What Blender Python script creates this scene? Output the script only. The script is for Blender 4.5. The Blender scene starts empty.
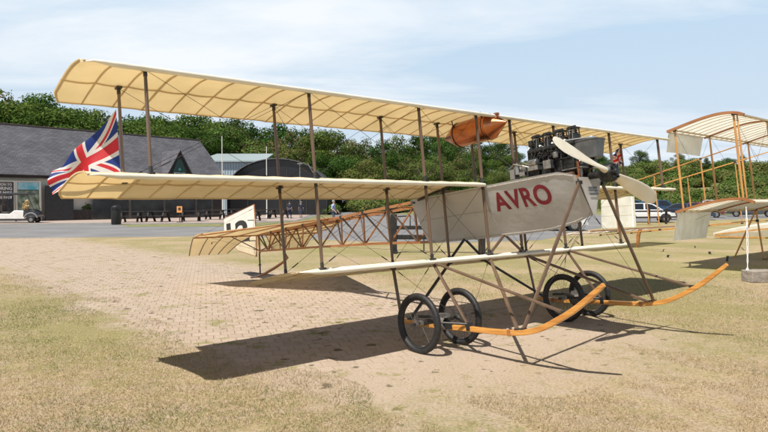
import bpy, bmesh, math, random
from mathutils import Vector, Matrix, Euler, Quaternion, noise
random.seed(7)
sc = bpy.context.scene
col = sc.collection
R = math.radians
F = 621.2          # focal length of the photograph in pixels of its 768 px width
HOR, EYE = 201.5, 1.623

# ------------------------------------------------------------------ materials
def new_mat(name):
    m = bpy.data.materials.new(name); m.use_nodes = True
    nt = m.node_tree; b = nt.nodes['Principled BSDF']
    return m, nt, b
def mat(name, c, rough=0.6, metal=0.0, c2=None, scale=8.0, bump=0.0, bscale=None, stretch=None, spec=0.5, detail=4, coat=0.0, lo=0.35, hi=0.65):
    m, nt, b = new_mat(name)
    b.inputs['Roughness'].default_value = rough; b.inputs['Metallic'].default_value = metal
    b.inputs['Specular IOR Level'].default_value = spec
    b.inputs['Coat Weight'].default_value = coat; b.inputs['Coat Roughness'].default_value = 0.12
    b.inputs['Base Color'].default_value = (*c, 1)
    if c2 or bump:
        tc = nt.nodes.new('ShaderNodeTexCoord'); mp = nt.nodes.new('ShaderNodeMapping')
        nt.links.new(tc.outputs['Object'], mp.inputs['Vector'])
        if stretch: mp.inputs['Scale'].default_value = stretch
    if c2:
        n = nt.nodes.new('ShaderNodeTexNoise'); n.inputs['Scale'].default_value = scale; n.inputs['Detail'].default_value = detail
        r = nt.nodes.new('ShaderNodeValToRGB')
        r.color_ramp.elements[0].color = (*c, 1); r.color_ramp.elements[1].color = (*c2, 1)
        r.color_ramp.elements[0].position = lo; r.color_ramp.elements[1].position = hi
        nt.links.new(mp.outputs[0], n.inputs['Vector']); nt.links.new(n.outputs[0], r.inputs[0]); nt.links.new(r.outputs[0], b.inputs['Base Color'])
    if bump:
        n2 = nt.nodes.new('ShaderNodeTexNoise'); n2.inputs['Scale'].default_value = bscale or scale * 4; n2.inputs['Detail'].default_value = 5
        bp = nt.nodes.new('ShaderNodeBump'); bp.inputs['Strength'].default_value = bump; bp.inputs['Distance'].default_value = 0.02
        nt.links.new(mp.outputs[0], n2.inputs['Vector']); nt.links.new(n2.outputs[0], bp.inputs['Height']); nt.links.new(bp.outputs[0], b.inputs['Normal'])
    return m
def fabric(name, c, t, mix=0.5, c2=None, scale=3.0):
    """doped linen: diffuse front, light shines through"""
    m = bpy.data.materials.new(name); m.use_nodes = True; nt = m.node_tree
    for n in list(nt.nodes): nt.nodes.remove(n)
    o = nt.nodes.new('ShaderNodeOutputMaterial'); d = nt.nodes.new('ShaderNodeBsdfDiffuse'); tr = nt.nodes.new('ShaderNodeBsdfTranslucent')
    mx = nt.nodes.new('ShaderNodeMixShader'); mx.inputs[0].default_value = mix
    d.inputs[0].default_value = (*c, 1); tr.inputs[0].default_value = (*t, 1)
    tc = nt.nodes.new('ShaderNodeTexCoord'); n = nt.nodes.new('ShaderNodeTexNoise'); n.inputs['Scale'].default_value = scale; n.inputs['Detail'].default_value = 5
    nt.links.new(tc.outputs['Object'], n.inputs['Vector'])
    for sh, cc in ((d, c), (tr, t)):
        r = nt.nodes.new('ShaderNodeValToRGB'); k = c2 or 0.86
        r.color_ramp.elements[0].color = (cc[0]*k, cc[1]*k, cc[2]*k*0.96, 1); r.color_ramp.elements[1].color = (*cc, 1)
        r.color_ramp.elements[0].position = 0.3; r.color_ramp.elements[1].position = 0.62
        nt.links.new(n.outputs[0], r.inputs[0]); nt.links.new(r.outputs[0], sh.inputs[0])
    bn = nt.nodes.new('ShaderNodeTexNoise'); bn.inputs['Scale'].default_value = 9; bp = nt.nodes.new('ShaderNodeBump'); bp.inputs['Strength'].default_value = 0.25; bp.inputs['Distance'].default_value = 0.02
    nt.links.new(tc.outputs['Object'], bn.inputs['Vector']); nt.links.new(bn.outputs[0], bp.inputs['Height']); nt.links.new(bp.outputs[0], d.inputs['Normal'])
    g = nt.nodes.new('ShaderNodeBsdfGlossy'); g.inputs['Roughness'].default_value = 0.45; g.inputs[0].default_value = (.9, .9, .9, 1)
    m2 = nt.nodes.new('ShaderNodeMixShader'); m2.inputs[0].default_value = 0.03
    nt.links.new(d.outputs[0], mx.inputs[1]); nt.links.new(tr.outputs[0], mx.inputs[2])
    nt.links.new(mx.outputs[0], m2.inputs[1]); nt.links.new(g.outputs[0], m2.inputs[2]); nt.links.new(m2.outputs[0], o.inputs[0])
    return m
M = {}
M['linen'] = fabric('doped_linen', (.87, .78, .58), (.90, .66, .31), .31)
M['linen_pale'] = fabric('pale_linen', (.92, .90, .83), (.95, .92, .82), .50)
M['ribtape'] = fabric('rib_tape', (.79, .67, .45), (.78, .56, .26), .32)
M['noselinen'] = fabric('sunlit_nose_linen', (.84, .80, .69), (.8, .75, .6), .12)  # paler than the wing linen: sun on the leading edge put into colour
M['panel'] = fabric('grey_linen_panel', (.55, .545, .535), (.38, .36, .33), .15)
M['strutwood'] = mat('dark_strut_wood', (.095, .056, .034), .42, c2=(.15, .095, .06), scale=6, stretch=(1, 1, .15), bump=.1, coat=.25)
M['blackiron'] = mat('black_iron', (.018, .017, .017), .45, c2=(.04, .036, .033), scale=20)
M['skidwood'] = mat('varnished_skid_ash', (.36, .125, .02), .38, c2=(.66, .32, .075), scale=13, stretch=(.16, 2.5, 2.5), coat=.35, bump=.15, bscale=30, lo=.25, hi=.62)
M['longeron'] = mat('varnished_longeron', (.27, .095, .03), .35, c2=(.38, .16, .05), scale=6, stretch=(.3, 3, 3), coat=.4)
M['kitewood'] = mat('orange_spruce', (.46, .21, .05), .4, c2=(.60, .31, .085), scale=5, stretch=(1, 1, .2), coat=.3)
M['tyre'] = mat('black_tyre_rubber', (.009, .009, .0095), .6, c2=(.022, .021, .02), scale=30)
M['steel'] = mat('bare_steel', (.42, .41, .39), .38, 1.0, c2=(.40, .38, .35), scale=25)
M['alloy'] = mat('cast_aluminium', (.46, .45, .43), .42, .9, c2=(.20, .195, .18), scale=18, bump=.2)
M['enginegrey'] = mat('dark_engine_iron', (.014, .015, .015), .4, .5, c2=(.05, .05, .047), scale=22, bump=.3)
M['hopper'] = mat('painted_hopper_grey', (.10, .105, .11), .4, .4, c2=(.16, .165, .17), scale=9)
M['hopperlid'] = mat('pale_lid_metal', (.52, .52, .51), .35, .6)
M['copper'] = mat('copper_sheet', (.55, .20, .085), .27, 1.0, c2=(.36, .12, .05), scale=4, bump=.12, bscale=7)
M['brass'] = mat('brass_fitting', (.55, .33, .10), .3, .95)
M['propwood'] = mat('cream_painted_propeller', (.74, .66, .50), .38, c2=(.80, .74, .60), scale=6, coat=.3)
M['wire'] = mat('bracing_wire', (.05, .048, .045), .45, .7)
M['avro'] = mat('dark_red_lettering', (.17, .008, .018), .6, c2=(.235, .018, .03), scale=9)
M['black'] = mat('black_paint', (.012, .012, .013), .5, c2=(.022, .022, .023), scale=10)
M['white'] = mat('white_paint', (.76, .75, .72), .5, c2=(.68, .67, .64), scale=2)
M['flagred'] = fabric('flag_red', (.62, .02, .035), (.70, .05, .05), .4)
M['flagwhite'] = fabric('flag_white', (.80, .79, .79), (.75, .75, .75), .4)
M['flagblue'] = fabric('flag_blue', (.012, .035, .22), (.02, .06, .35), .4)

# ------------------------------------------------------------------ mesh builder
def leafmat(name, c):
    m = bpy.data.materials.new(name); m.use_nodes = True; nt = m.node_tree
    for n in list(nt.nodes): nt.nodes.remove(n)
    o = nt.nodes.new('ShaderNodeOutputMaterial'); d = nt.nodes.new('ShaderNodeBsdfDiffuse'); tr = nt.nodes.new('ShaderNodeBsdfTranslucent'); mx = nt.nodes.new('ShaderNodeMixShader'); mx.inputs[0].default_value = .28
    tc = nt.nodes.new('ShaderNodeTexCoord'); n = nt.nodes.new('ShaderNodeTexNoise'); n.inputs['Scale'].default_value = .9; oi = nt.nodes.new('ShaderNodeObjectInfo')
    nt.links.new(tc.outputs['Object'], n.inputs['Vector'])
    hs = nt.nodes.new('ShaderNodeHueSaturation'); hs.inputs['Color'].default_value = (*c, 1)
    a = nt.nodes.new('ShaderNodeMapRange'); a.inputs[3].default_value = .475; a.inputs[4].default_value = .52; nt.links.new(oi.outputs['Random'], a.inputs[0]); nt.links.new(a.outputs[0], hs.inputs['Hue'])
    b = nt.nodes.new('ShaderNodeMapRange'); b.inputs[3].default_value = .65; b.inputs[4].default_value = 1.4; nt.links.new(n.outputs[0], b.inputs[0]); nt.links.new(b.outputs[0], hs.inputs['Value'])
    nt.links.new(hs.outputs[0], d.inputs[0]); nt.links.new(hs.outputs[0], tr.inputs[0]); nt.links.new(d.outputs[0], mx.inputs[1]); nt.links.new(tr.outputs[0], mx.inputs[2]); nt.links.new(mx.outputs[0], o.inputs[0])
    return m
class MB:
    def __init__(s, off=(0, 0, 0)):
        s.v = []; s.f = []; s.m = []; s.o = Vector(off)
    def add(s, vs, fs, mi=0):
        b = len(s.v); s.v += [tuple(Vector(q) - s.o) for q in vs]
        s.f += [tuple(b + i for i in f) for f in fs]; s.m += [mi] * len(fs)
    def box(s, c, d, mi=0, rot=None):
        c = Vector(c); hx, hy, hz = d[0]/2, d[1]/2, d[2]/2
        vs = [Vector((x, y, z)) for x in (-hx, hx) for y in (-hy, hy) for z in (-hz, hz)]
        if rot: 
            e = Euler(rot).to_matrix(); vs = [e @ q for q in vs]
        s.add([c + q for q in vs], [(0, 1, 3, 2), (4, 6, 7, 5), (0, 4, 5, 1), (2, 3, 7, 6), (0, 2, 6, 4), (1, 5, 7, 3)], mi)
    def tube(s, p0, p1, r0, r1=None, n=8, mi=0, cap=True, flat=None, fdir=(1, 0, 0)):
        """round or elliptic bar; flat = ratio of the second radius, fdir = direction of the first"""
        p0, p1 = Vector(p0), Vector(p1); r1 = r0 if r1 is None else r1
        a = (p1 - p0).normalized(); u = Vector(fdir); u = u - a * u.dot(a)
        if u.length < 1e-3: u = Vector((0, 1, 0)) - a * a.y
        if u.length < 1e-3: u = Vector((0, 0, 1)) - a * a.z
        u.normalize(); w = a.cross(u); k = flat or 1.0; vs = []
        for p, r in ((p0, r0), (p1, r1)):
            for i in range(n):
                t = 2*math.pi*i/n; vs.append(p + u*math.cos(t)*r + w*math.sin(t)*r*k)
        fs = [(i, (i+1) % n, n+(i+1) % n, n+i) for i in range(n)]
        if cap: fs += [tuple(range(n-1, -1, -1)), tuple(range(n, 2*n))]
        s.add(vs, fs, mi)
    def path(s, pts, r, n=8, mi=0, flat=None, fdir=(0, 1, 0), square=False):
        """swept bar through points (round, elliptic or squared section)"""
        pts = [Vector(q) for q in pts]; vs = []; N = len(pts)
        k = flat or 1.0; n = 4 if square else n
        for j, p in enumerate(pts):
            a = (pts[min(j+1, N-1)] - pts[max(j-1, 0)]).normalized()
            u = Vector(fdir); u = (u - a*u.dot(a)).normalized(); w = a.cross(u)
            rr = r[j] if isinstance(r, (list, tuple)) else r
            for i in range(n):
                t = 2*math.pi*(i+.5)/n; q = 1.414 if square else 1
                vs.append(p + u*math.cos(t)*rr*q + w*math.sin(t)*rr*k*q)
        fs = [(j*n+i, j*n+(i+1) % n, (j+1)*n+(i+1) % n, (j+1)*n+i) for j in range(N-1) for i in range(n)]
        fs += [tuple(range(n-1, -1, -1)), tuple(range((N-1)*n, N*n))]
        s.add(vs, fs, mi)
    def lathe(s, c, axis, prof, n=16, mi=0, a0=0.0):
        """prof = [(distance along axis, radius)]"""
        c = Vector(c); a = Vector(axis).normalized(); u = a.orthogonal().normalized(); w = a.cross(u); vs = []
        for h, r in prof:
            for i in range(n):
                t = 2*math.pi*i/n + a0; vs.append(c + a*h + (u*math.cos(t) + w*math.sin(t))*max(r, 1e-4))
        fs = [(j*n+i, j*n+(i+1) % n, (j+1)*n+(i+1) % n, (j+1)*n+i) for j in range(len(prof)-1) for i in range(n)]
        fs += [tuple(range(n-1, -1, -1)), tuple(range((len(prof)-1)*n, len(prof)*n))]
        s.add(vs, fs, mi)
    def torus(s, c, axis, Rr, r, n=32, k=10, mi=0, flat=1.0):
        c = Vector(c); a = Vector(axis).normalized(); u = a.orthogonal().normalized(); w = a.cross(u); vs = []
        for i in range(n):
            t = 2*math.pi*i/n; d = u*math.cos(t) + w*math.sin(t)
            for j in range(k):
                p = 2*math.pi*j/k; vs.append(c + d*(Rr + r*math.cos(p)) + a*r*flat*math.sin(p))
        s.add(vs, [(i*k+j, ((i+1) % n)*k+j, ((i+1) % n)*k+(j+1) % k, i*k+(j+1) % k) for i in range(n) for j in range(k)], mi)
    def prism(s, poly, h0, h1, fn, mi=0):
        """poly in 2-D, extruded h0..h1; fn(a, b, h) -> point"""
        n = len(poly); vs = [fn(a, b, h0) for a, b in poly] + [fn(a, b, h1) for a, b in poly]
        s.add(vs, [tuple(range(n-1, -1, -1)), tuple(range(n, 2*n))] + [(i, (i+1) % n, n+(i+1) % n, n+i) for i in range(n)], mi)
    def grid(s, nu, nv, fn, mi=0):
        vs = [fn(i/nu, j/nv) for i in range(nu+1) for j in range(nv+1)]
        s.add(vs, [(i*(nv+1)+j, (i+1)*(nv+1)+j, (i+1)*(nv+1)+j+1, i*(nv+1)+j+1) for i in range(nu) for j in range(nv)], mi)
    def build(s, name, mats, parent=None, smooth=False, bevel=0.0):
        me = bpy.data.meshes.new(name); me.from_pydata(s.v, [], s.f)
        mats = mats if isinstance(mats, (list, tuple)) else [mats]
        for m in mats: me.materials.append(M[m] if isinstance(m, str) else m)
        for p, i in zip(me.polygons, s.m): p.material_index = i; p.use_smooth = smooth
        bm = bmesh.new(); bm.from_mesh(me); bmesh.ops.recalc_face_normals(bm, faces=bm.faces); bm.to_mesh(me); bm.free()
        if smooth: 
            try: me.set_sharp_from_angle(angle=R(38))
            except Exception: pass
        o = bpy.data.objects.new(name, me); col.objects.link(o)
        if parent: o.parent = parent
        if bevel:
            b = o.modifiers.new('edge', 'BEVEL'); b.width = bevel; b.segments = 2; b.limit_method = 'ANGLE'
        return o
def tag(o, label, cat, group=None):
    o['label'] = label; o['category'] = cat
    if group: o['group'] = group
    return o
def kind(o, k): o['kind'] = k; return o
def thing(name, label, cat, loc=(0, 0, 0), rot=(0, 0, 0), group=None):
    o = bpy.data.objects.new(name, None); col.objects.link(o); o.location = loc; o.rotation_euler = rot
    o.empty_display_size = .2
    return tag(o, label, cat, group)
def dup(o, loc, rz=0, label=None, scale=None):
    def cp(q, par):
        c = q.copy(); col.objects.link(c)
        if par: c.parent = par
        for ch in [k for k in allobj if k.parent == q]: cp(ch, c)
        return c
    allobj = list(o.children_recursive)
    c = cp(o, None); c.location = loc; c.rotation_euler = (0, 0, rz)
    if label: c['label'] = label
    if scale: c.scale = scale
    return c
def gx(px, D): return (px - 384)/F*D                      # lateral metres of something seen D metres ahead
def hz(y, D): return (HOR - y)/F*D + EYE                  # its height
def gd(y): return F*EYE/(y - HOR)                         # how far the ground is at a row

# ------------------------------------------------------------------ camera, light, sky
cam = bpy.data.objects.new('camera', bpy.data.cameras.new('camera')); col.objects.link(cam)
cam.data.sensor_width = 36; cam.data.lens = F/768*36; cam.data.clip_end = 3000; cam.data.clip_start = .05
cam.location = (0, 0, EYE); cam.rotation_euler = (R(90-1.333), R(0.1), 0); sc.camera = cam
SUN = Vector((-.350, -.470, 1)).normalized()
sl = bpy.data.lights.new('sun', 'SUN'); sl.energy = 5.0; sl.angle = R(.5); sl.color = (1, .955, .88)
so = bpy.data.objects.new('sun', sl); col.objects.link(so); so.rotation_euler = SUN.to_track_quat('Z', 'Y').to_euler(); so.location = (0, 0, 60)
w = bpy.data.worlds.new('World'); sc.world = w; w.use_nodes = True; nt = w.node_tree; bg = nt.nodes['Background']
sky = nt.nodes.new('ShaderNodeTexSky'); sky.sky_type = 'NISHITA'; sky.sun_disc = False
sky.sun_elevation = math.asin(SUN.z); sky.sun_rotation = math.atan2(SUN.x, SUN.y); sky.dust_density = 1.0; sky.air_density = 1.0; sky.ozone_density = 1.4
bg.inputs['Strength'].default_value = .05
tc = nt.nodes.new('ShaderNodeTexCoord'); sep = nt.nodes.new('ShaderNodeSeparateXYZ'); nt.links.new(tc.outputs['Generated'], sep.inputs[0])
def wmath(op, a, b=None, clamp=False):
    n = nt.nodes.new('ShaderNodeMath'); n.operation = op; n.use_clamp = clamp
    for i, q in enumerate((a, b)):
        if q is None: continue
        if isinstance(q, (int, float)): n.inputs[i].default_value = q
        else: nt.links.new(q, n.inputs[i])
    return n.outputs[0]
zz = wmath('ADD', wmath('MAXIMUM', sep.outputs[2], 0.0), .10)
cmb = nt.nodes.new('ShaderNodeCombineXYZ')
nt.links.new(wmath('DIVIDE', sep.outputs[0], zz), cmb.inputs[0]); nt.links.new(wmath('DIVIDE', sep.outputs[1], zz), cmb.inputs[1])
mp = nt.nodes.new('ShaderNodeMapping'); mp.inputs['Scale'].default_value = (.42, .80, 1); mp.inputs['Rotation'].default_value = (0, 0, R(14)); mp.inputs['Location'].default_value = (2.3, 1.1, 0)
nt.links.new(cmb.outputs[0], mp.inputs[0])
n1 = nt.nodes.new('ShaderNodeTexNoise'); n1.inputs['Scale'].default_value = 1.0; n1.inputs['Detail'].default_value = 9; n1.inputs['Roughness'].default_value = .56; n1.inputs['Distortion'].default_value = .5
nt.links.new(mp.outputs[0], n1.inputs[0])
cr = nt.nodes.new('ShaderNodeValToRGB'); cr.color_ramp.elements[0].position = .45; cr.color_ramp.elements[1].position = .66
cr.color_ramp.elements[0].color = (.10, .10, .10, 1); cr.color_ramp.elements[1].color = (.95, .95, .95, 1)
nt.links.new(n1.outputs[0], cr.inputs[0])
lowf = wmath('SUBTRACT', 1.0, wmath('MULTIPLY', wmath('MAXIMUM', wmath('SUBTRACT', sep.outputs[2], .30), 0.0), 9.0, True)); cov = wmath('MULTIPLY', cr.outputs[0], lowf, True)
mxs = nt.nodes.new('ShaderNodeMix'); mxs.data_type = 'RGBA'
mxs.inputs[7].default_value = (15.5, 16.2, 16.9, 1)
nt.links.new(cov, mxs.inputs[0]); 
hz_ = nt.nodes.new('ShaderNodeMix'); hz_.data_type = 'RGBA'; nt.links.new(sky.outputs[0], hz_.inputs[6])
hr = nt.nodes.new('ShaderNodeValToRGB'); hr.color_ramp.elements[0].color = (.76, .87, .98, 1); hr.color_ramp.elements[1].color = (.56, .78, 1.0, 1); hr.color_ramp.elements[0].position = .0; hr.color_ramp.elements[1].position = .30
nt.links.new(sep.outputs[2], hr.inputs[0])
hm = nt.nodes.new('ShaderNodeVectorMath'); hm.operation = 'SCALE'; hm.inputs['Scale'].default_value = 15.3; nt.links.new(hr.outputs[0], hm.inputs[0]); nt.links.new(hm.outputs[0], hz_.inputs[7]); nt.links.new(wmath('MULTIPLY', lowf, .92), hz_.inputs[0])
nt.links.new(hz_.outputs[2], mxs.inputs[6]); nt.links.new(mxs.outputs[2], bg.inputs[0])
sc.view_settings.view_transform = 'Standard'; sc.view_settings.look = 'None'; sc.view_settings.gamma = 1; sc.view_settings.exposure = 0.28
sc.view_settings.use_curve_mapping = False
sc.render.engine = 'CYCLES'; sc.cycles.max_bounces = 8; sc.cycles.diffuse_bounces = 4; sc.cycles.transmission_bounces = 6
try: sc.cycles.use_denoising = True
except Exception: pass

# ------------------------------------------------------------------ ground
def ground_mat():
    m, nt, b = new_mat('dry_meadow_and_pavers'); b.inputs['Roughness'].default_value = .95; b.inputs['Specular IOR Level'].default_value = .1
    L = nt.links.new; N = nt.nodes.new
    tc = N('ShaderNodeTexCoord'); P = tc.outputs['Object']
    def noi(scale, det=5, rough=.55, vec=P):
        n = N('ShaderNodeTexNoise'); n.inputs['Scale'].default_value = scale; n.inputs['Detail'].default_value = det; n.inputs['Roughness'].default_value = rough; L(vec, n.inputs[0]); return n.outputs[0]
    def ma(op, a, b_=None, clamp=False):
        n = N('ShaderNodeMath'); n.operation = op; n.use_clamp = clamp
        for i, q in enumerate((a, b_)):
            if q is None: continue
            if isinstance(q, (int, float)): n.inputs[i].default_value = q
            else: L(q, n.inputs[i])
        return n.outputs[0]
    def ramp(f, stops):
        r = N('ShaderNodeValToRGB'); e = r.color_ramp.elements
        while len(e) < len(stops): e.new(.5)
        for q, (p, c) in zip(e, stops): q.position = p; q.color = (*c, 1)
        L(f, r.inputs[0]); return r.outputs[0]
    def mix(f, a, b_, mode='MIX'):
        n = N('ShaderNodeMix'); n.data_type = 'RGBA'; n.blend_type = mode
        if isinstance(f, float): n.inputs[0].default_value = f
        else: L(f, n.inputs[0])
        for i, q in ((6, a), (7, b_)):
            if isinstance(q, tuple): n.inputs[i].default_value = (*q, 1)
            else: L(q, n.inputs[i])
        return n.outputs[2]
    fine = noi(38, 6, .7); mid = noi(3.2, 6, .62); big = noi(.33, 5, .6); big2 = noi(.16, 4, .5); clump = noi(9, 5, .65)
    straw = ramp(fine, [(.30, (.22, .155, .075)), (.47, (.395, .300, .170)), (.66, (.57, .455, .295))])
    bare = ramp(fine, [(.30, (.265, .19, .12)), (.5, (.42, .325, .225)), (.68, (.57, .46, .335))])
    green = ramp(fine, [(.30, (.12, .12, .035)), (.5, (.275, .25, .10)), (.68, (.44, .38, .20))])
    g = mix(ramp(mid, [(.42, (0, 0, 0)), (.60, (1, 1, 1))]), straw, bare)
    gsum = ma('ADD', ma('MULTIPLY', big, .62), ma('MULTIPLY', clump, .38))
    gmask = None
    sp = N('ShaderNodeSeparateXYZ'); L(P, sp.inputs[0]); X, Y = sp.outputs[0], sp.outputs[1]
    s = ma('ADD', ma('MULTIPLY', ma('ADD', X, 5.4), .75), ma('MULTIPLY', ma('SUBTRACT', Y, 10.3), .66))
    t = ma('SUBTRACT', ma('MULTIPLY', ma('ADD', X, 5.4), .66), ma('MULTIPLY', ma('SUBTRACT', Y, 10.3), .75))
    zone = ma('MULTIPLY', ma('SUBTRACT', s, 5.0), .5, True)
    fringe = ma('SUBTRACT', 1.0, ma('MULTIPLY', ma('ABSOLUTE', ma('ADD', s, .7)), .75, True), True)
    gs2 = ma('ADD', gsum, ma('ADD', ma('MULTIPLY', zone, .045), ma('MULTIPLY', fringe, .032)))
    gmask = ramp(gs2, [(.475, (0, 0, 0)), (.575, (.85, .85, .85))]); g = mix(gmask, g, green)
    wob = ma('MULTIPLY', ma('SUBTRACT', noi(.9, 6, .68), .5), 2.3)
    wob2 = ma('MULTIPLY', ma('SUBTRACT', noi(2.4, 6, .7), .5), 3.0)
    e1 = ma('MULTIPLY', ma('ADD', ma('ADD', s, wob), .15), 1.8, True)
    e2 = ma('MULTIPLY', ma('SUBTRACT', ma('ADD', wob2, 5.5), s), .9, True)
    e3 = ma('MULTIPLY', ma('ADD', ma('SUBTRACT', 8.9, t), ma('MULTIPLY', wob2, 1.1)), .55, True)
    pm = ma('MULTIPLY', ma('MULTIPLY', e1, e2), e3)
    mpn = N('ShaderNodeMapping'); mpn.inputs['Rotation'].default_value = (0, 0, R(-16)); L(P, mpn.inputs[0])
    br = N('ShaderNodeTexBrick'); br.offset = .5; br.inputs['Scale'].default_value = 1.0
    br.inputs['Brick Width'].default_value = .17; br.inputs['Row Height'].default_value = .20; br.inputs['Mortar Size'].default_value = .014; br.inputs['Mortar Smooth'].default_value = .6; br.inputs['Bias'].default_value = -.2
    br.inputs['Color1'].default_value = (.53, .425, .345, 1); br.inputs['Color2'].default_value = (.40, .31, .245, 1); br.inputs['Mortar'].default_value = (.37, .285, .19, 1)
    L(mpn.outputs[0], br.inputs[0])
    e4 = ma('MULTIPLY', ma('SUBTRACT', t, 5.3), .55, True)
    pav = mix(ma('MAXIMUM', ma('MULTIPLY', ma('SUBTRACT', mid, .22), 1.9, True), e4), br.outputs[0], mix(.5, bare, (.52, .42, .34)))
    weed = ramp(ma('ADD', ma('MULTIPLY', noi(1.6, 4, .5), .5), ma('MULTIPLY', noi(6, 4, .6), .5)), [(.55, (0, 0, 0)), (.62, (.8, .8, .8))])
    pav = mix(weed, pav, green)
    tufts = ramp(noi(4.5, 3, .5), [(.645, (0, 0, 0)), (.675, (1, 1, 1))])
    pav = mix(ma('MULTIPLY', tufts, .75), pav, (.075, .06, .03))
    c = mix(pm, g, pav)
    c = mix(ramp(big2, [(.35, (.86, .86, .86)), (.65, (1, 1, 1))]), mix(.12, c, (.25, .19, .10)), c)
    L(c, b.inputs['Base Color'])
    h = ma('ADD', ma('ADD', ma('MULTIPLY', fine, .5), ma('MULTIPLY', noi(90, 3, .6), .35)), ma('MULTIPLY', ma('MULTIPLY', br.outputs[1], ma('MULTIPLY', pm, ma('SUBTRACT', 1.0, e4))), -.35))
    bp = N('ShaderNodeBump'); bp.inputs['Strength'].default_value = .8; bp.inputs['Distance'].default_value = .035; L(h, bp.inputs['Height']); L(bp.outputs[0], b.inputs['Normal'])
    return m
M['ground'] = ground_mat()
g = MB(); g.add([(-900, -60, 0), (900, -60, 0), (900, 1500, 0), (-900, 1500, 0)], [(0, 1, 2, 3)])
kind(g.build('ground', 'ground'), 'structure')
M['asphalt'] = mat('worn_asphalt', (.185, .183, .185), .9, c2=(.24, .236, .235), scale=.35, bump=.2, bscale=40, spec=.2)
M['flags'] = mat('pinkish_paving', (.42, .335, .285), .9, c2=(.36, .285, .24), scale=1.2)
M['verge'] = mat('green_verge', (.14, .155, .055), .95, c2=(.26, .24, .11), scale=1.5)
M['gravel'] = mat('pale_gravel', (.47, .375, .27), .95, c2=(.40, .315, .22), scale=1.1)
def flat(name, pts, z, m):
    q = MB(); q.add([(gx(px, gd(y)), gd(y), z) for px, y in pts], [tuple(range(len(pts)))]); return kind(q.build(name, m), 'structure')
flat('road', [(-400, 237.8), (0, 237.5), (120, 236.8), (230, 235.6), (290, 238), (350, 241), (440, 243), (540, 240.5), (596, 229), (640, 222.5), (800, 218), (1300, 214), (1300, 206), (700, 205.5), (430, 205), (330, 205), (318, 212), (296, 220.5), (230, 222.5), (110, 223.4), (0, 224.6), (-400, 226)], .004, 'asphalt')
flat('verge', [(118, 224.2), (230, 223.2), (297, 221.2), (322, 214), (333, 214.5), (325, 224), (300, 227.5), (230, 226.2), (130, 226.6)], .008, 'verge')
flat('pavement', [(-400, 225.9), (0, 224.5), (118, 223.3), (230, 222.4), (296, 220.4), (316, 212.5), (322, 209), (-100, 209), (-400, 212)], .012, 'flags')
eb = MB(); ep = [(-400, 237.8), (0, 237.5), (120, 236.8), (230, 235.6), (290, 238), (350, 241), (440, 243)]
evs = []
for px, y in ep: D = gd(y); evs += [(gx(px, D), D-.02, .009), (gx(px, D), D+.16, .009)]
eb.add(evs, [(2*i, 2*i+2, 2*i+3, 2*i+1) for i in range(len(ep)-1)]); kind(eb.build('road_edging', mat('pale_edging', (.46, .43, .38), .9, c2=(.36, .33, .29), scale=3)), 'structure')
kb = MB(); kp = [(-400, 226.0), (0, 224.6), (118, 223.4)]
kb.path([(gx(px, gd(y)), gd(y), .05) for px, y in kp], .06, square=True); kind(kb.build('kerb', mat('concrete_kerb', (.42, .40, .37), .9, c2=(.35, .33, .30), scale=2)), 'structure')
# bank behind the car park
def hill(X, Y):
    a = min(max((Y-72)/46, 0), 1); a = a*a*(3-2*a); b = min(max((X+2)/24, 0), 1); b = b*b*(3-2*b)
    return 6.3*a*b + .5*noise.noise(Vector((X*.05, Y*.05, 0)))*a
q = MB(); q.grid(60, 24, lambda u, v: (-20+220*u, 70+190*v, hill(-20+220*u, 70+190*v) - .02 + (.0 if v > 0 else -.2)))
M['scrub'] = mat('scrubby_bank', (.11, .15, .04), .95, c2=(.24, .22, .095), scale=.25, bump=.5, bscale=2)
kind(q.build('hill', 'scrub', smooth=True), 'structure')

# short dry grass blades on the near ground
def paved(X, Y):
    s = (X+5.4)*.75 + (Y-10.3)*.66; t = (X+5.4)*.66 - (Y-10.3)*.75
    wb = noise.noise(Vector((X*1.1, Y*1.1, 3)))*.8
    return s + wb > .45 and s < 5.4+wb and t < 8.6+2*wb
def blades(n, y0, y1):
    q = MB(); rg = random.Random(3); cnt = 0
    V = q.v; Fc = q.f; Mi = q.m
    while cnt < n:
        Y = y0*(y1/y0)**rg.random(); X = (rg.random()*2-1)*Y*.66
        nn = noise.noise(Vector((X*.7, Y*.7, 0)))*.6 + noise.noise(Vector((X*2.7, Y*2.7, 5)))*.5
        if paved(X, Y) and rg.random() > .035: continue
        if nn < -.22 and rg.random() > .25: continue
        h = rg.uniform(.010, .028)*(1 + .35*nn)*(1 + (Y > 8)*.1); a = rg.uniform(0, 6.283); wd = rg.uniform(.0013, .0028)*(1+Y*.05)
        lx, ly = rg.gauss(0, .016), rg.gauss(0, .016); b = len(V)
        V += [(X-math.cos(a)*wd, Y-math.sin(a)*wd, -.001), (X+math.cos(a)*wd, Y+math.sin(a)*wd, -.001), (X+lx, Y+ly, h)]
        Fc.append((b, b+1, b+2)); gr = nn + rg.gauss(0, .25); Mi.append(2 if gr + .5*noise.noise(Vector((X*.33, Y*.33, 9))) > .40 else (1 if rg.random() < .45 else 0)); cnt += 1
    return q
def bladem(name, c):
    return fabric(name, c, c, .3, scale=2)
M['b0'] = bladem('straw_blade', (.44, .33, .19)); M['b1'] = bladem('pale_straw_blade', (.56, .44, .29)); M['b2'] = bladem('green_blade', (.22, .23, .075))
gb = blades(130000, 3.3, 14)
me = bpy.data.meshes.new('grass'); me.from_pydata(gb.v, [], gb.f)
for k in ('b0', 'b1', 'b2'): me.materials.append(M[k])
me.polygons.foreach_set('material_index', gb.m)
o = bpy.data.objects.new('grass', me); col.objects.link(o); kind(o, 'stuff')
#PART2

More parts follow.
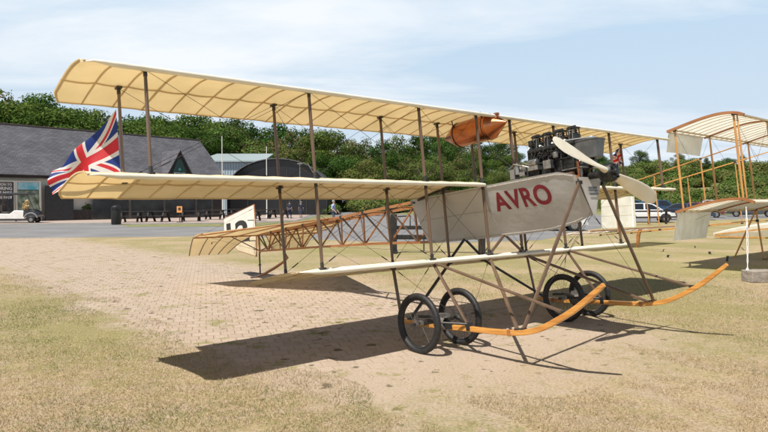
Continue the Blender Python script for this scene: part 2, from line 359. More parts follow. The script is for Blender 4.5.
# ------------------------------------------------------------------ the triplane
OFF = Vector((.1, 0, -1.858))
WB = Matrix(((.64207, .76210, -.08339), (-.75575, .64746, .09815), (.12880, 0, .99167)))
OB = Vector((1.469, 7.896, 1.83))
def BW(p): return OB + WB @ Vector(p)                     # triplane frame (x ahead, y to port, z up) -> world
tri = thing('triplane', 'cream and brown three-winged vintage aeroplane with AVRO in red on its grey nose', 'aeroplane')
tri.matrix_world = Matrix.Translation(BW(OFF)) @ WB.to_4x4()
def tb(): return MB(OFF)
A_, B_, C_, D_ = 4.405, 2.806, 1.313, .329                # strut stations along the span
GT, GL, SX = .894, -.86, -.68                             # top wing, bottom wing, rear strut row
LE, CH = .045, 1.195
def wz(u):                                                # camber line, u = 0 nose .. 1 tail edge
    return .01 + .068*(1-(1-min(u/.38, 1))**2) - .105*max(u-.38, 0)**1.4 / .62**1.4 if u > 0 else .01
def wzx(x): return wz((LE-x)/CH)
def wing(z0, ya, yb, tipa, tipb, nrib, seed, te_drop=0.0, rake=0.0, cam=1.0):
    q = tb(); rg = random.Random(seed)
    sp = (yb-ya)/nrib; sub = 4; nv = nrib*sub; us = [0, .02, .05, .1, .17, .25, .34, .44, .54, .64, .74, .83, .91, .965, 1.0]
    jit = [rg.uniform(-.006, .006) for _ in range(nrib+1)]
    def shape(u, v):
        y = ya + (yb-ya)*v; x = LE - CH*u; z = z0 + .01 + (wz(u)-.01)*cam - te_drop*u
        d = abs(((v*nrib) % 1.0) - .5)*2                  # 1 on a rib, 0 between ribs
        sag = (1-d*d)*math.sin(math.pi*min(max(u, 0), 1))*.011
        z -= sag
        if u > .9: x += (1-d*d)*.016*(u-.9)/.1            # scalloped tail edge
        k = int(v*nrib); z += jit[min(k, nrib)]*u*.6
        for tip, ye, sg in ((tipa, ya, 1), (tipb, yb, -1)):
            if tip:
                dd = (y-ye)*sg
                if rake and dd < .6: y += sg*rake*u*(1-dd/.6)
                if dd < .13 and u < .11:                  # rounded nose corner
                    r = 1-dd/.13; x -= .10*(1-math.sqrt(max(1-r*r, 0)))*(1-u/.11)
                if dd < .10: y = ye + sg*(dd + .075*max(u-.86, 0)/.14*(1-dd/.10))
        return (x, y, z)
    q.grid(len(us)-1, nv, lambda a, b: shape(us[round(a*(len(us)-1))], b), 0)
    # nose wrap: linen carried round the front spar to the underside
    def nose(a, b):
        x, y, z = shape(.0, b); t = math.pi*.5 + a*math.pi*1.25; r = .022; k_ = 1.0
        for tip, ye, sg in ((tipa, ya, 1), (tipb, yb, -1)):
            if tip: k_ = min(k_, .12 + max((y-ye)*sg, 0)/.22)
        r *= min(k_, 1)
        if a >= .999: return (x-.07*min(k_, 1), y, z-.004 + .020*min(k_, 1))
        return (x - .002 + r*1.2*math.cos(t)*-1, y, z - r + r*math.sin(t))
    q.grid(8, nv, nose, 2)
    # ribs, spars, drift bracing
    for k in range(nrib+1):
        v = k/nrib; v = min(max(v, .002), .998); w_ = .0075 if k % 3 else .010
        pts = [Vector(shape(u, v)) for u in us[1:]]
        vs = []; 
        for i, p in enumerate(pts):
            dp = .011 if i < 10 else .006
            for dy, dz in ((-w_, -.002), (w_, -.002), (w_, -dp), (-w_, -dp)): vs.append(p + Vector((0, dy, dz)))
        n = len(pts); q.add(vs, [(i*4+j, i*4+(j+1) % 4, i*4+4+(j+1) % 4, i*4+4+j) for i in range(n-1) for j in range(4)], 1)
    for us_, wd in ((.045, .014), (.607, .011), (.985, .007)):
        N = nv; vs = []
        for i in range(N+1):
            x, y, z = shape(us_, i/N)
            for dx, dz in ((-wd, -.003), (wd, -.003), (wd, -.012), (-wd, -.012)): vs.append((x+dx, y, z+dz))
        q.add(vs, [(i*4+j, i*4+(j+1) % 4, i*4+4+(j+1) % 4, i*4+4+j) for i in range(N) for j in range(4)], 1)
    return q
def wpart(z0, ya, yb, ta, tb_, nrib, seed, drop=0.0, rake=0.0, cam=1.0):
    return wing(z0, ya, yb, ta, tb_, nrib, seed, drop, rake, cam).build('wing', ['linen', 'ribtape', 'noselinen'], tri, smooth=True)
wpart(GT, -4.88, 4.88, True, True, 35, 1)
wpart(0.0, -4.88, -.345, True, False, 16, 2); wpart(0.0, .345, 4.88, False, True, 16, 3)
wpart(GL-.025, -3.07, 3.07, True, True, 22, 4, .075, .21, .30)
def lzx(x): return GL - .025 + .01 + (wzx(x)-.01)*.30 - .075*(LE-x)/CH
for sg in (-1, 1):
    q = tb(); q.path([(LE - CH*u, sg*.352, wz(u) - .016) for u in [i/14 for i in range(15)]], .014, square=True, fdir=(0, 1, 0)); q.build('root_rib', 'blackiron', tri)  # near-black root rib: shade at the wing root put into its colour

# interplane struts with iron end sockets
def strut(p0, p1, w_=.0225, name='strut', mats=('strutwood', 'blackiron')):
    p0, p1 = Vector(p0), Vector(p1); q = tb(); a = (p1-p0).normalized(); L = (p1-p0).length; s = .06
    mid = (p0+p1)/2
    pts = [p0, p0 + a*L*.15, mid, p0 + a*L*.85, p1]
    q.path(pts, [w_*.85, w_*.97, w_*1.03, w_*.97, w_*.85], n=10, flat=.62, fdir=(1, 0, 0))
    for e, d in ((p0, a), (p1, -a)):
        q.path([e, e + d*s], w_*.98, n=8, mi=1, flat=.75, fdir=(1, 0, 0)); q.box(e, (.075, .045, .02), 1)
    return q.build(name, list(mats), tri, smooth=True)
for sg in (-1, 1):
    for y in (A_, B_, C_, D_):
        for x in (0, SX):
            zt = GT + wzx(x) - .025; zm = wzx(x)
            strut((x, sg*y, zm+.0), (x, sg*y, zt))
            if y in (B_, C_, D_):
                strut((x, sg*y, lzx(x) + .012), (x, sg*y, zm - .025))
# bracing wires
def wire(p0, p1, r=.0021, turn=True):
    q = tb(); p0, p1 = Vector(p0), Vector(p1); q.tube(p0, p1, r, n=5)
    if turn:
        a = (p1-p0).normalized(); q.tube(p0 + a*.10, p0 + a*.19, .0062, n=6)
    return q.build('bracing_wire', 'wire', tri)
for sg in (-1, 1):
    for y0, y1 in ((A_, B_), (B_, C_), (C_, D_)):
        for x in (0, SX):
            zt = GT + wzx(x) - .03; zm = wzx(x) + .02; zu = wzx(x) - .03; zl = lzx(x) + .03
            wire((x, sg*y0, zm), (x, sg*y1, zt)); wire((x, sg*y1, zm), (x, sg*y0, zt))
            if y0 != A_: wire((x, sg*y0, zl), (x, sg*y1, zu)); wire((x, sg*y1, zl), (x, sg*y0, zu))
    for y in (B_, C_): wire((0, sg*y, wzx(0)+.02), (SX, sg*y, GT + wzx(SX) - .03))

# fuselage frame: two top longerons, one keel longeron
def fw_(x):
    if x > .90: return .30 - (x-.90)/.38*.085
    return .30 if x > -1.2 else .30 - (-1.2-x)/5.1*.26
def fzt(x): return -.045 - .035*max(-1.2-x, 0)/5 - (max(x-1.05, 0)/.23)**1.3*.075
KEEL = [(-6.27, -.405), (-5.26, -.44), (-4.43, -.467), (-2.54, -.545), (-1.3, -.62), (-.4, -.632), (.4, -.632), (.75, -.622), (1.06, -.573), (1.245, -.50)]
def fzk(x):
    for (a, za), (b, zb) in zip(KEEL, KEEL[1:]):
        if a <= x <= b: return za + (zb-za)*(x-a)/(b-a)
    return KEEL[0][1] if x < -6 else KEEL[-1][1]
xs = [1.25, 1.1, .95, .5, 0, -.6, -1.2, -2.2, -3.2, -4.2, -5.2, -6.27]
for sg in (-1, 1):
    q = tb(); q.path([(x, sg*(fw_(x) - (.034 if x > -1.3 else .0)), fzt(x)) for x in xs], .020, square=True, fdir=(0, 0, 1)); q.build('longeron', 'longeron', tri)
q = tb(); q.path([(x, 0, z) for x, z in KEEL if x < -1.2], .019, square=True, fdir=(0, 0, 1)); q.build('longeron', 'longeron', tri)
q = tb(); q.tube((-6.27, 0, -.05), (-6.27, 0, -.45), .02); q.build('sternpost', 'longeron', tri)
nodes = [-1.28 - .62*i for i in range(8)]
for sg in (-1, 1):
    for i, x in enumerate(nodes):
        kx = x - .31
        for a, b in ((x, kx), (x - .62, kx)):
            if a < -6.25: continue
            q = tb(); q.tube((a, sg*fw_(a), fzt(a)), (kx, 0, fzk(kx)), .014, n=6); q.build('fuselage_brace', 'longeron' if (a == x) else 'strutwood', tri, smooth=True)
for x in nodes:
    q = tb(); q.tube((x, -fw_(x), fzt(x)), (x, fw_(x), fzt(x)), .013, n=6); q.box((x, -fw_(x), fzt(x)), (.05, .05, .055), 1); q.box((x, fw_(x), fzt(x)), (.05, .05, .055), 1)
    q.build('cross_spreader', ['longeron', 'blackiron'], tri)
for i, x in enumerate(nodes[:-1]):
    for sg in (-1, 1): wire((x, sg*fw_(x), fzt(x)), (x-.93, 0, fzk(x-.93)), .0014, False)

# grey linen sides of the nose, laced at the keel
def side(sg):
    q = tb()
    xx = [-1.32 + i*(1.255+1.32)/26 for i in range(27)]
    def fn(a, b):
        x = xx[round(a*26)] + (0.0 if a > .02 else -.05*b); w0 = fw_(x) + .030; z0 = fzt(x) + .026; zk = fzk(x) - .020
        y = w0*(1-b) + .003; z = z0*(1-b) + zk*b; bu = math.sin(math.pi*b)*(.012 + .010*math.sin(x*7.3 + b*4)*math.sin(math.pi*a) + .006*math.sin(x*17 - b*6)*max(a-.55, 0))
        return (x, sg*(y + bu*.86), z - bu*.5)
    q.grid(26, 10, fn)
    return q.build('side_panel', 'panel', tri, smooth=True)
side(-1); side(1)
def panel_pt(x, b, sg, off=.004):
    w0 = fw_(x) + .030; z0 = fzt(x) + .026; zk = fzk(x) - .020; y = w0*(1-b) + .003
    bu = math.sin(math.pi*b)*(.012 + .010*math.sin(x*7.3 + b*4)*math.sin(math.pi*(x+1.32)/2.575)) + off
    return Vector((x, sg*(y + bu*.86), z0*(1-b) + zk*b - bu*.5))
M['seam'] = mat('frayed_seam_tape', (.33, .31, .285), .85, c2=(.44, .42, .39), scale=30)
for sg in (-1, 1):
    for pts in ([panel_pt(-1.28 + i*.09, .46, sg) for i in range(15)], [panel_pt(-.03, .04 + i*.07, sg) for i in range(14)], [panel_pt(-1.28 + i*.1, .035, sg) for i in range(26)], [panel_pt(-1.26 + i*.1, .955, sg) for i in range(25)]):
        q = tb(); q.path(pts, .007, n=4, flat=.35, fdir=(0, 0, 1)); q.build('seam_tape', 'seam', tri)
    q = tb()
    for i in range(30):
        for b in (.035, .955): p = panel_pt(-1.24 + i*.084, b, sg, .007); q.lathe(p, (0, sg, -.5), [(0, .004), (.003, .002)], n=5)
    q.build('tacks', 'brass', tri)
q = tb(); xf = 1.262
q.prism([(-.235, -.105), (.235, -.105), (.02, -.53), (-.02, -.53)], xf, xf+.008, lambda a, b, h: (h + .06*(b+.105)*-.35, a, b)); q.build('nose_plate', mat('grey_nose_sheet', (.50, .48, .45), .5, c2=(.42, .40, .37), scale=5), tri)
q = tb()
for i in range(3): q.box((xf+.022 + .012*(i-1)*.4, .02, -.222 - i*.034), (.004, .17, .020))
q.build('data_plate', mat('stencilled_plate', (.07, .08, .09), .5, c2=(.13, .14, .15), scale=60), tri)

# AVRO lettering on both sides
def lettering(sg):
    cu = bpy.data.curves.new('t', 'FONT'); cu.body = 'AVRO'; cu.offset = .030; cu.space_character = 1.07; cu.resolution_u = 6
    ob = bpy.data.objects.new('t', cu); col.objects.link(ob); dg = bpy.context.evaluated_depsgraph_get()
    me = bpy.data.meshes.new_from_object(ob.evaluated_get(dg)); bpy.data.objects.remove(ob)
    bm = bmesh.new(); bm.from_mesh(me); bmesh.ops.triangulate(bm, faces=bm.faces); bmesh.ops.subdivide_edges(bm, edges=[e for e in bm.edges if e.calc_length() > .12], cuts=2); bmesh.ops.triangulate(bm, faces=bm.faces)
    x0 = min(q.co.x for q in bm.verts); x1 = max(q.co.x for q in bm.verts); y0 = min(q.co.y for q in bm.verts); y1 = max(q.co.y for q in bm.verts)
    for q in bm.verts:
        a = (q.co.x-x0)/(x1-x0); b = 1-(q.co.y-y0)/(y1-y0)
        if sg > 0: a = 1-a
        x = .075 + a*.825; z = (-.115 if True else 0) - b*.225
        w0 = fw_(x)+.024; z0 = fzt(x)+.018; zk = fzk(x)-.02; t = (z-z0)/(zk-z0); y = w0*(1-t)+.003
        bu = math.sin(math.pi*t)*(.012 + .010*math.sin(x*7.3 + t*4)*math.sin(math.pi*(x+1.32)/2.575)) + .004
        q.co = Vector((x, sg*(y + bu*.86), z - bu*.5)) - OFF
    bm.to_mesh(me); bm.free(); me.materials.clear(); me.materials.append(M['avro'])
    o = bpy.data.objects.new('lettering', me); col.objects.link(o); o.parent = tri
lettering(-1); lettering(1)

# undercarriage
WHX, WHZ, WR = .065, -1.533, .325
SKID = [(-.62, -1.545), (-.3, -1.585), (.1, -1.61), (.47, -1.625), (.80, -1.645), (1.10, -1.648), (1.35, -1.61), (1.58, -1.515), (1.80, -1.40), (2.08, -1.205)]
for sg in (-1, 1):
    q = tb(); pts = []
    for j in range(len(SKID)-1):
        for k in range(3):
            a = k/3; p = [SKID[max(j-1, 0)], SKID[j], SKID[j+1], SKID[min(j+2, len(SKID)-1)]]
            def cr_(i): return .5*(2*p[1][i] + (p[2][i]-p[0][i])*a + (2*p[0][i]-5*p[1][i]+4*p[2][i]-p[3][i])*a*a + (3*p[1][i]-p[0][i]-3*p[2][i]+p[3][i])*a**3)
            pts.append((cr_(0), sg*1.318, cr_(1)))
    pts.append((SKID[-1][0], sg*1.318, SKID[-1][1]))
    q.path(pts, [.024]*(len(pts)-4) + [.023, .022, .020, .017], square=True, fdir=(0, 1, 0), flat=1.15)
    for k in (3, 14): q.box(pts[k], (.04, .062, .064), 1)
    sk = q.build('skid', ['skidwood', 'longeron'], tri, bevel=.006)
    q = tb()                                              # dark whipping on the skid
    q.box((.16, sg*1.318, -1.60), (.16, .066, .07)); q.build('binding', 'black', sk); q = tb(); q.box((.47, sg*1.318, -1.60), (.05, .06, .085)); q.build('binding', 'black', sk)
    def st(p0, p1, r=.022, m='strutwood'):
        q = tb(); q.path([p0, p1], r, n=8, flat=.75); 
        for e in (p0, p1): q.box(e, (.055, .045, .04), 1)
        q.build('undercarriage_strut', [m, 'blackiron'], tri, smooth=True)
    zl0 = lzx(0) - .02; zl1 = lzx(SX) - .02
    st((0, sg*C_, zl0), (.458, sg*1.318, -1.595)); st((SX, sg*C_, zl1), (-.60, sg*1.318, -1.53))
    st((0, sg*D_, zl0), (1.10, sg*1.318, -1.625)); st((0, sg*C_, zl0), (1.655, sg*1.318, -1.45), .02)
    st((SX, sg*D_, zl1), (-.45, sg*1.318, -1.54), .02, 'blackiron')
    st((1.275, sg*.235, -.17), (1.17, sg*1.318, -1.62), .024)
    for x in (0, SX):
        q = tb(); q.path([(x, 0, fzk(x)), (x, sg*D_, lzx(x) + .01)], .019, n=8, flat=.75); q.box((x, sg*D_*.97, lzx(x)+.012), (.07, .06, .03)); q.build('keel_strut', 'strutwood' if x == 0 else 'blackiron', tri, smooth=True)
    # axle with rubber cord, radius rods, two wheels
    q = tb(); q.tube((WHX, sg*.93, WHZ), (WHX, sg*1.77, WHZ), .019, n=10); q.tube((WHX-.02, sg*1.12, WHZ-.002), (WHX-.02, sg*1.56, WHZ-.002), .030, n=8)
    q.build('axle', 'blackiron', tri, smooth=True)
    q = tb()
    for k in range(7): q.torus((WHX - .055 + .02*k, sg*1.318, -1.573), (1, 0, 0), .064, .011, n=14, k=6)
    q.build('shock_cord', mat('rubber_cord', (.22, .19, .16), .8, c2=(.08, .07, .06), scale=60) if sg < 0 else bpy.data.materials['rubber_cord'], tri, smooth=True)
    for yy in (1.10, 1.54):
        q = tb(); q.tube((WHX, sg*yy, WHZ), (.47, sg*1.335, -1.575), .013, n=6); q.build('radius_rod', 'blackiron', tri, smooth=True)
    q = tb(); q.box((-.07, sg*1.318, WHZ+.03), (.44, .05, .03)); q.box((WHX+.03, sg*1.318, WHZ+.045), (.15, .075, .05), 1); q.build('axle_spring', ['blackiron', 'alloy'], tri, bevel=.004)
    for yy in (1.026, 1.665):
        c = Vector((WHX, sg*yy, WHZ)); ax = (0, 1, 0)
        q = tb(); q.lathe(c - Vector((0, .055, 0)), ax, [(0, .012), (.004, .026), (.03, .028), (.05, .018), (.06, .018), (.08, .028), (.106, .026), (.11, .012)], n=14)
        wh = q.build('wheel', 'alloy', tri, smooth=True)
        q = tb(); q.torus(c, ax, WR-.034, .034, n=56, k=14, flat=.95); t_ = q.build('tyre', 'tyre', tri, smooth=True); t_.parent = wh
        q = tb(); q.torus(c, ax, WR-.068, .013, n=48, k=8, flat=1.6); t_ = q.build('rim', 'black', tri, smooth=True); t_.parent = wh
        q = tb()
        for k in range(32):
            t = 2*math.pi*k/32; s2 = 1 if k % 2 else -1; t2 = t + (.5 if k % 4 < 2 else -.5)
            q.tube(c + Vector((math.cos(t2)*.026, s2*.04, math.sin(t2)*.026)), c + Vector((math.cos(t)*(WR-.075), 0, math.sin(t)*(WR-.075))), .0012, n=4)
        t_ = q.build('spokes', 'wire', tri); t_.parent = wh
    for p0, p1 in (((0, C_, zl0), (SX, C_, -1.52)), ((SX, C_, zl1), (.44, 1.318, -1.58)), ((0, C_, zl0), (.06, 1.0, WHZ)), ((0, D_, zl0), (.46, 1.318, -1.58)), ((1.24, .02, -.50), (1.16, 1.3, -1.62))):
        wire((p0[0], sg*p0[1], p0[2]), (p1[0], sg*p1[1], p1[2]))
wire((1.12, -1.3, -1.62), (1.25, 0, -.52)); wire((WHX, -.95, WHZ), (WHX, .95, WHZ), .003, False)

# tail
q = tb()
HX = -6.25
def tailp(a, b):
    y = -1.40 + 2.8*b; fx = -3.15 - abs(y)/1.40*2.75; return (fx + (HX-fx)*a, y, -.030 - .045*a + .02*math.sin(math.pi*a))
q.grid(10, 40, tailp)
for y in (-1.38, -.95, -.5, .5, .95, 1.38):
    fx = -3.15 - abs(y)/1.40*2.75; q.tube((fx, y, -.04), (HX, y, -.085), .011, n=5, mi=1)
for sg in (-1, 1): q.tube((-3.1, 0, -.035), (-5.9, sg*1.40, -.065), .014, n=6, mi=1)
q.tube((HX, -1.40, -.085), (HX, 1.40, -.085), .016, n=6, mi=1)
q.build('tailplane', ['linen', 'longeron'], tri, smooth=True)
for sg in (-1, 1):
    q = tb()
    def el(a, b):
        y = (.16 + (1.39-.16)*b) ; y = y - a*(.07*b) + a*.36*(1-b); return (HX-.02 - .40*a, sg*y, -.085 - .315*a + .03*math.sin(math.pi*a))
    q.grid(6, 12, el)
    for b in (0, .25, .5, .75, 1): q.path([el(a/5, b) for a in range(6)], .009, n=5, mi=1)
    q.path([el(1, b/8) for b in range(9)], .008, n=5, mi=1)
    q.tube((HX-.18, sg*.95, -.21), (HX-.12, sg*.95, -.02), .01, n=5, mi=1)
    q.build('elevator', ['linen', 'strutwood'], tri, smooth=True)
RUD = [(-6.37, .56), (-7.76, .42), (-7.80, .06), (-7.55, -.10), (-7.2, -.33), (-6.42, -.50), (-6.37, -.10)]
q = tb(); q.prism(RUD, -.012, .012, lambda a, b, h: (a, h, b)); q.f = []; q.v = []; q.m = []; q.prism([(-6.37, .56), (-7.76, .42), (-7.80, .06), (-7.72, -.02), (-6.37, -.02)], -.012, .012, lambda a, b, h: (a, h, b)); q.prism([(-6.37, -.02), (-7.72, -.02), (-7.55, -.10), (-7.2, -.33), (-6.42, -.50), (-6.37, -.10)], -.012, .012, lambda a, b, h: (a, h, b), 1); rud = q.build('rudder', [mat('white_rudder_linen', (.76, .74, .68), .7, c2=(.68, .65, .58), scale=3), 'linen'], tri)
q = tb(); q.path([(a, 0, b) for a, b in RUD + RUD[:1]], .014, n=6); t_ = q.build('frame', 'longeron', tri, smooth=True); t_.parent = rud
def text_mesh(body, thick=.0):
    cu = bpy.data.curves.new('t', 'FONT'); cu.body = body; cu.offset = thick; cu.resolution_u = 6
    ob = bpy.data.objects.new('t', cu); col.objects.link(ob); dg = bpy.context.evaluated_depsgraph_get()
    me = bpy.data.meshes.new_from_object(ob.evaluated_get(dg)); bpy.data.objects.remove(ob)
    xs = [v.co.x for v in me.vertices]; ys = [v.co.y for v in me.vertices]
    for v in me.vertices: v.co.x = (v.co.x-min(xs))/(max(xs)-min(xs)); v.co.y = (v.co.y-min(ys))/(max(ys)-min(ys)); v.co.z = 0
    return me
def put_text(body, fn, m, parent, name='lettering', thick=.02):
    me = text_mesh(body, thick)
    for v in me.vertices: v.co = fn(v.co.x, v.co.y)
    me.materials.append(M[m] if isinstance(m, str) else m); o = bpy.data.objects.new(name, me); col.objects.link(o); o.parent = parent; return o
for sg in (-1, 1):
    put_text('12', lambda a, b: Vector((-7.66 + (a if sg < 0 else 1-a)*1.02, sg*.0155, -.16 + b*.46)) - OFF, 'black', rud, thick=.035)
q = tb(); q.path([(-6.72, 0, -.925), (-6.45, 0, -.915), (-6.1, 0, -.86), (-5.7, 0, -.765), (-5.4, 0, -.68), (-5.22, 0, -.60)], [.022, .03, .033, .033, .03, .024], n=8, fdir=(0, 1, 0), flat=.8)
ts = q.build('tail_skid', 'longeron', tri, smooth=True)
q = tb(); q.tube((-6.29, 0, -.42), (-6.32, 0, -.90), .016); q.torus((-6.31, 0, -.68), (0, 0, 1), .024, .010, n=12, k=6); t_ = q.build('leg', 'blackiron', tri, smooth=True); t_.parent = ts
q = tb(); q.tube((-5.36, 0, -.44), (-5.23, 0, -.60), .016); t_ = q.build('leg', 'strutwood', tri, smooth=True); t_.parent = ts
for sg in (-1, 1):
    wire((-6.27, 0, -.40), (-5.95, sg*1.3, -.08)); wire((-6.3, 0, .5), (HX, sg*1.3, -.07)); wire((-6.36, 0, .1), (-1.1, sg*.5, .05), .0018, False)
    q = tb(); q.tube((-6.12, sg*.7, -.09), (-6.27, 0, -.40), .010, n=6); q.build('tail_stay', 'strutwood', tri, smooth=True)
    wire((-1.35, sg*C_*.98, GL+.0), (-3.9, 0, fzk(-3.9)), .0022, False)
q = tb(); q.box((-5.95, 0, .0), (.10, .015, .10)); q.tube((-6.4, 0, .24), (-6.4, -.16, .24), .01, n=5); q.tube((-6.4, 0, -.18), (-6.4, -.16, -.18), .01, n=5); q.build('control_horn', 'blackiron', tri)

# copper fuel tank slung under the top wing
q = tb(); q.lathe((-.93, 0, .77), (1, 0, 0), [(.05, .006), (.31, .155), (.318, .163), (.325, .166), (.895, .168), (.90, .163), (.905, .158), (1.135, .012)], n=40)
tank = q.build('fuel_tank', 'copper', tri, smooth=True)
q = tb()
for x in (-.58, -.08): q.torus((x, 0, .77), (1, 0, 0), .168, .005, n=36, k=6)
for x in (-.58, -.08):
    for y in (-.13, .13): q.tube((x, y, .87), (x, y*1.1, .955), .008, n=6)
t_ = q.build('strap', 'blackiron', tri, smooth=True); t_.parent = tank
q = tb(); q.lathe((.06, 0, .84), (0, 0, 1), [(0, .028), (.05, .028), (.055, .038), (.075, .038), (.08, .02)], n=16); t_ = q.build('filler_cap', 'copper', tri, smooth=True); t_.parent = tank
q = tb(); q.path([(-.12, .0, .60), (-.05, .02, .42), (.18, .02, .22), (.33, .0, .14)], .005, n=6); q.build('fuel_pipe', 'blackiron', tri, smooth=True)

# upright four-cylinder engine
for sg in (-1, 1):
    q = tb(); q.box((.68, sg*.17, -.06), (1.0, .05, .06)); q.build('engine_bearer', 'strutwood', tri, bevel=.004)
q = tb()
q.box((.87, 0, .06), (.70, .26, .16)); q.box((.87, 0, .14), (.72, .30, .02)); q.lathe((.50, 0, .05), (1, 0, 0), [(0, .06), (.02, .10), (.75, .10), (.79, .055), (.86, .05)], n=16)
for k in range(5): q.box((.56 + k*.155, -.145, .06), (.03, .04, .13)); q.box((.56 + k*.155, .145, .06), (.03, .04, .13))
eng = q.build('crankcase', 'enginegrey', tri, bevel=.012)
CX = [.64, .795, .965, 1.13]
for x in CX:
    q = tb(); q.lathe((x, 0, .14), (0, 0, 1), [(0, .082), (.015, .078), (.02, .068), (.22, .068), (.235, .074), (.26, .074), (.275, .05)], n=20)
    for k in range(5): q.torus((x, 0, .18 + k*.03), (0, 0, 1), .069, .006, n=18, k=5)
    q.box((x, -.085, .25), (.05, .06, .07)); q.box((x-.03, -.10, .19), (.02, .025, .12)); q.box((x+.03, .085, .25), (.05, .05, .07))
    cy = q.build('cylinder', 'enginegrey', tri, smooth=True)
    q = tb()
    for dx in (-.042, .042):
        for dy in (-.045, .045): q.tube((x+dx, dy, .40), (x+dx, dy, .475), .008, n=5)
        q.tube((x+dx*.6, 0, .40), (x+dx*.6, 0, .465), .014, n=8)
        q.torus((x+dx*.6, 0, .425), (0, 0, 1), .02, .006, n=12, k=5); q.torus((x+dx*.6, 0, .447), (0, 0, 1), .02, .006, n=12, k=5)
    q.box((x, 0, .482), (.115, .115, .016)); q.box((x, -.03, .495), (.10, .025, .02)); q.tube((x, -.05, .49), (x+.03, -.12, .455), .008, n=5)
    t_ = q.build('valve_cage', 'black', tri, bevel=.003); t_.parent = cy
    q = tb(); q.tube((x-.028, -.085, .12), (x-.018, -.06, .46), .006, n=6); q.tube((x+.03, -.10, .12), (x+.022, -.06, .46), .006, n=6); t_ = q.build('push_rod', 'steel', tri); t_.parent = cy
    q = tb(); q.tube((x-.05, -.04, .33), (x-.05, -.10, .345), .009, n=7); q.tube((x-.05, -.10, .345), (x-.05, -.125, .35), .012, n=7); t_ = q.build('spark_plug', 'white', tri); t_.parent = cy
q = tb(); q.tube((.58, -.125, .30), (1.2, -.125, .30), .027, n=10)
for x in CX: q.tube((x, -.125, .30), (x, -.06, .33), .022, n=8)
q.build('manifold', 'enginegrey', tri, smooth=True)
q = tb(); q.tube((.58, .14, .28), (1.2, .14, .28), .03, n=10)
for x in CX: q.tube((x, .14, .28), (x, .06, .32), .022, n=8)
q.build('manifold', 'blackiron', tri, smooth=True)
q = tb(); q.box((.60, -.015, .28), (.05, .20, .32)); q.box((.565, -.03, .20), (.04, .16, .20), 0); q.build('rear_housing', 'enginegrey', tri, bevel=.01)
q = tb(); q.lathe((.62, -.18, .15), (1, 0, 0), [(0, .01), (.01, .05), (.11, .05), (.12, .02)], n=16); q.box((.68, -.17, .09), (.14, .10, .05)); q.box((.88, -.19, .10), (.10, .07, .10)); q.lathe((.98, -.18, .16), (0, 0, 1), [(0, .03), (.06, .035), (.07, .02)], n=14); q.build('carburettor', 'alloy', tri, bevel=.005)
q = tb()
for k in range(9): q.path([(.62 + k*.04, -.16, .18 + .01*(k % 3)), (.64 + k*.055, -.15, .26 + .02*(k % 2)), (.60 + k*.062, -.10, .34)], .0055, n=5)
q.build('ignition_leads', 'black', tri, smooth=True)
q = tb(); q.lathe((.30, -.02, .12), (1, 0, 0), [(0, .03), (.01, .075), (.035, .078), (.04, .03), (.09, .03), (.10, .06), (.18, .06), (.19, .03), (.28, .03)], n=18); q.build('magneto', 'alloy', tri, smooth=True)
q = tb(); q.box((.33, -.12, .075), (.07, .07, .12)); q.lathe((.40, -.13, .06), (0, 0, 1), [(0, .035), (.10, .035), (.11, .015), (.14, .015)], n=14); q.box((.47, -.10, .06), (.08, .10, .05)); q.path([(.30, -.14, .15), (.38, -.17, .19), (.50, -.16, .15), (.58, -.14, .12)], .011, n=7); q.path([(.31, -.02, .20), (.42, -.05, .215), (.52, -.06, .16)], .009, n=7); q.build('oil_pump', 'steel', tri, bevel=.005)
for sg in (-1, 1):
    q = tb(); q.path([(.25, sg*.05, -.04), (.27, sg*.05, .06), (.55, sg*.05, .06)], .013, n=7); q.build('engine_mount', 'blackiron', tri, smooth=True)
q = tb()
def hop(a, b, h): return (1.275 + a*(1+.28*h), .03 + b*(1+.28*h), .10 + h*.21)
q.prism([(-.115, -.105), (.09, -.105), (.125, -.07), (.125, .07), (.09, .105), (-.115, .105)], 0, 1, hop); q.prism([(-.12, -.11), (.094, -.11), (.13, -.074), (.13, .074), (.094, .11), (-.12, .11)], .93, 1.02, hop)
hp = q.build('water_hopper', 'hopper', tri, bevel=.006)
q = tb(); q.prism([(-.155, -.135), (.10, -.135), (.13, .135), (-.155, .135)], 0, .014, lambda a, b, h: (1.24 + a, .03 + b, .318 + h + .10*max(-a, 0)*1.2)); q.lathe((1.32, .03, .318), (0, 0, 1), [(0, .045), (.03, .045), (.035, .02)], n=16); t_ = q.build('lid', 'hopperlid', tri, bevel=.003); t_.parent = hp
q = tb(); q.path([(1.20, .03, .12), (1.22, -.08, .08), (1.15, -.12, .05)], .02, n=8); q.path([(1.18, .03, .30), (1.10, .0, .40), (.70, .0, .435)], .016, n=8); q.build('water_pipe', 'copper', tri, smooth=True)
q = tb(); q.box((1.16, 0, .005), (.26, .34, .014)); q.box((1.24, -.12, -.04), (.03, .03, .12)); q.box((1.24, .12, -.04), (.03, .03, .12)); q.build('mount_plate', 'alloy', tri, bevel=.003)
q = tb(); q.path([(1.24, -.17, .07), (1.245, -.175, -.02), (1.25, -.175, -.10)], .014, n=7); q.build('drain_pipe', 'copper', tri, smooth=True)

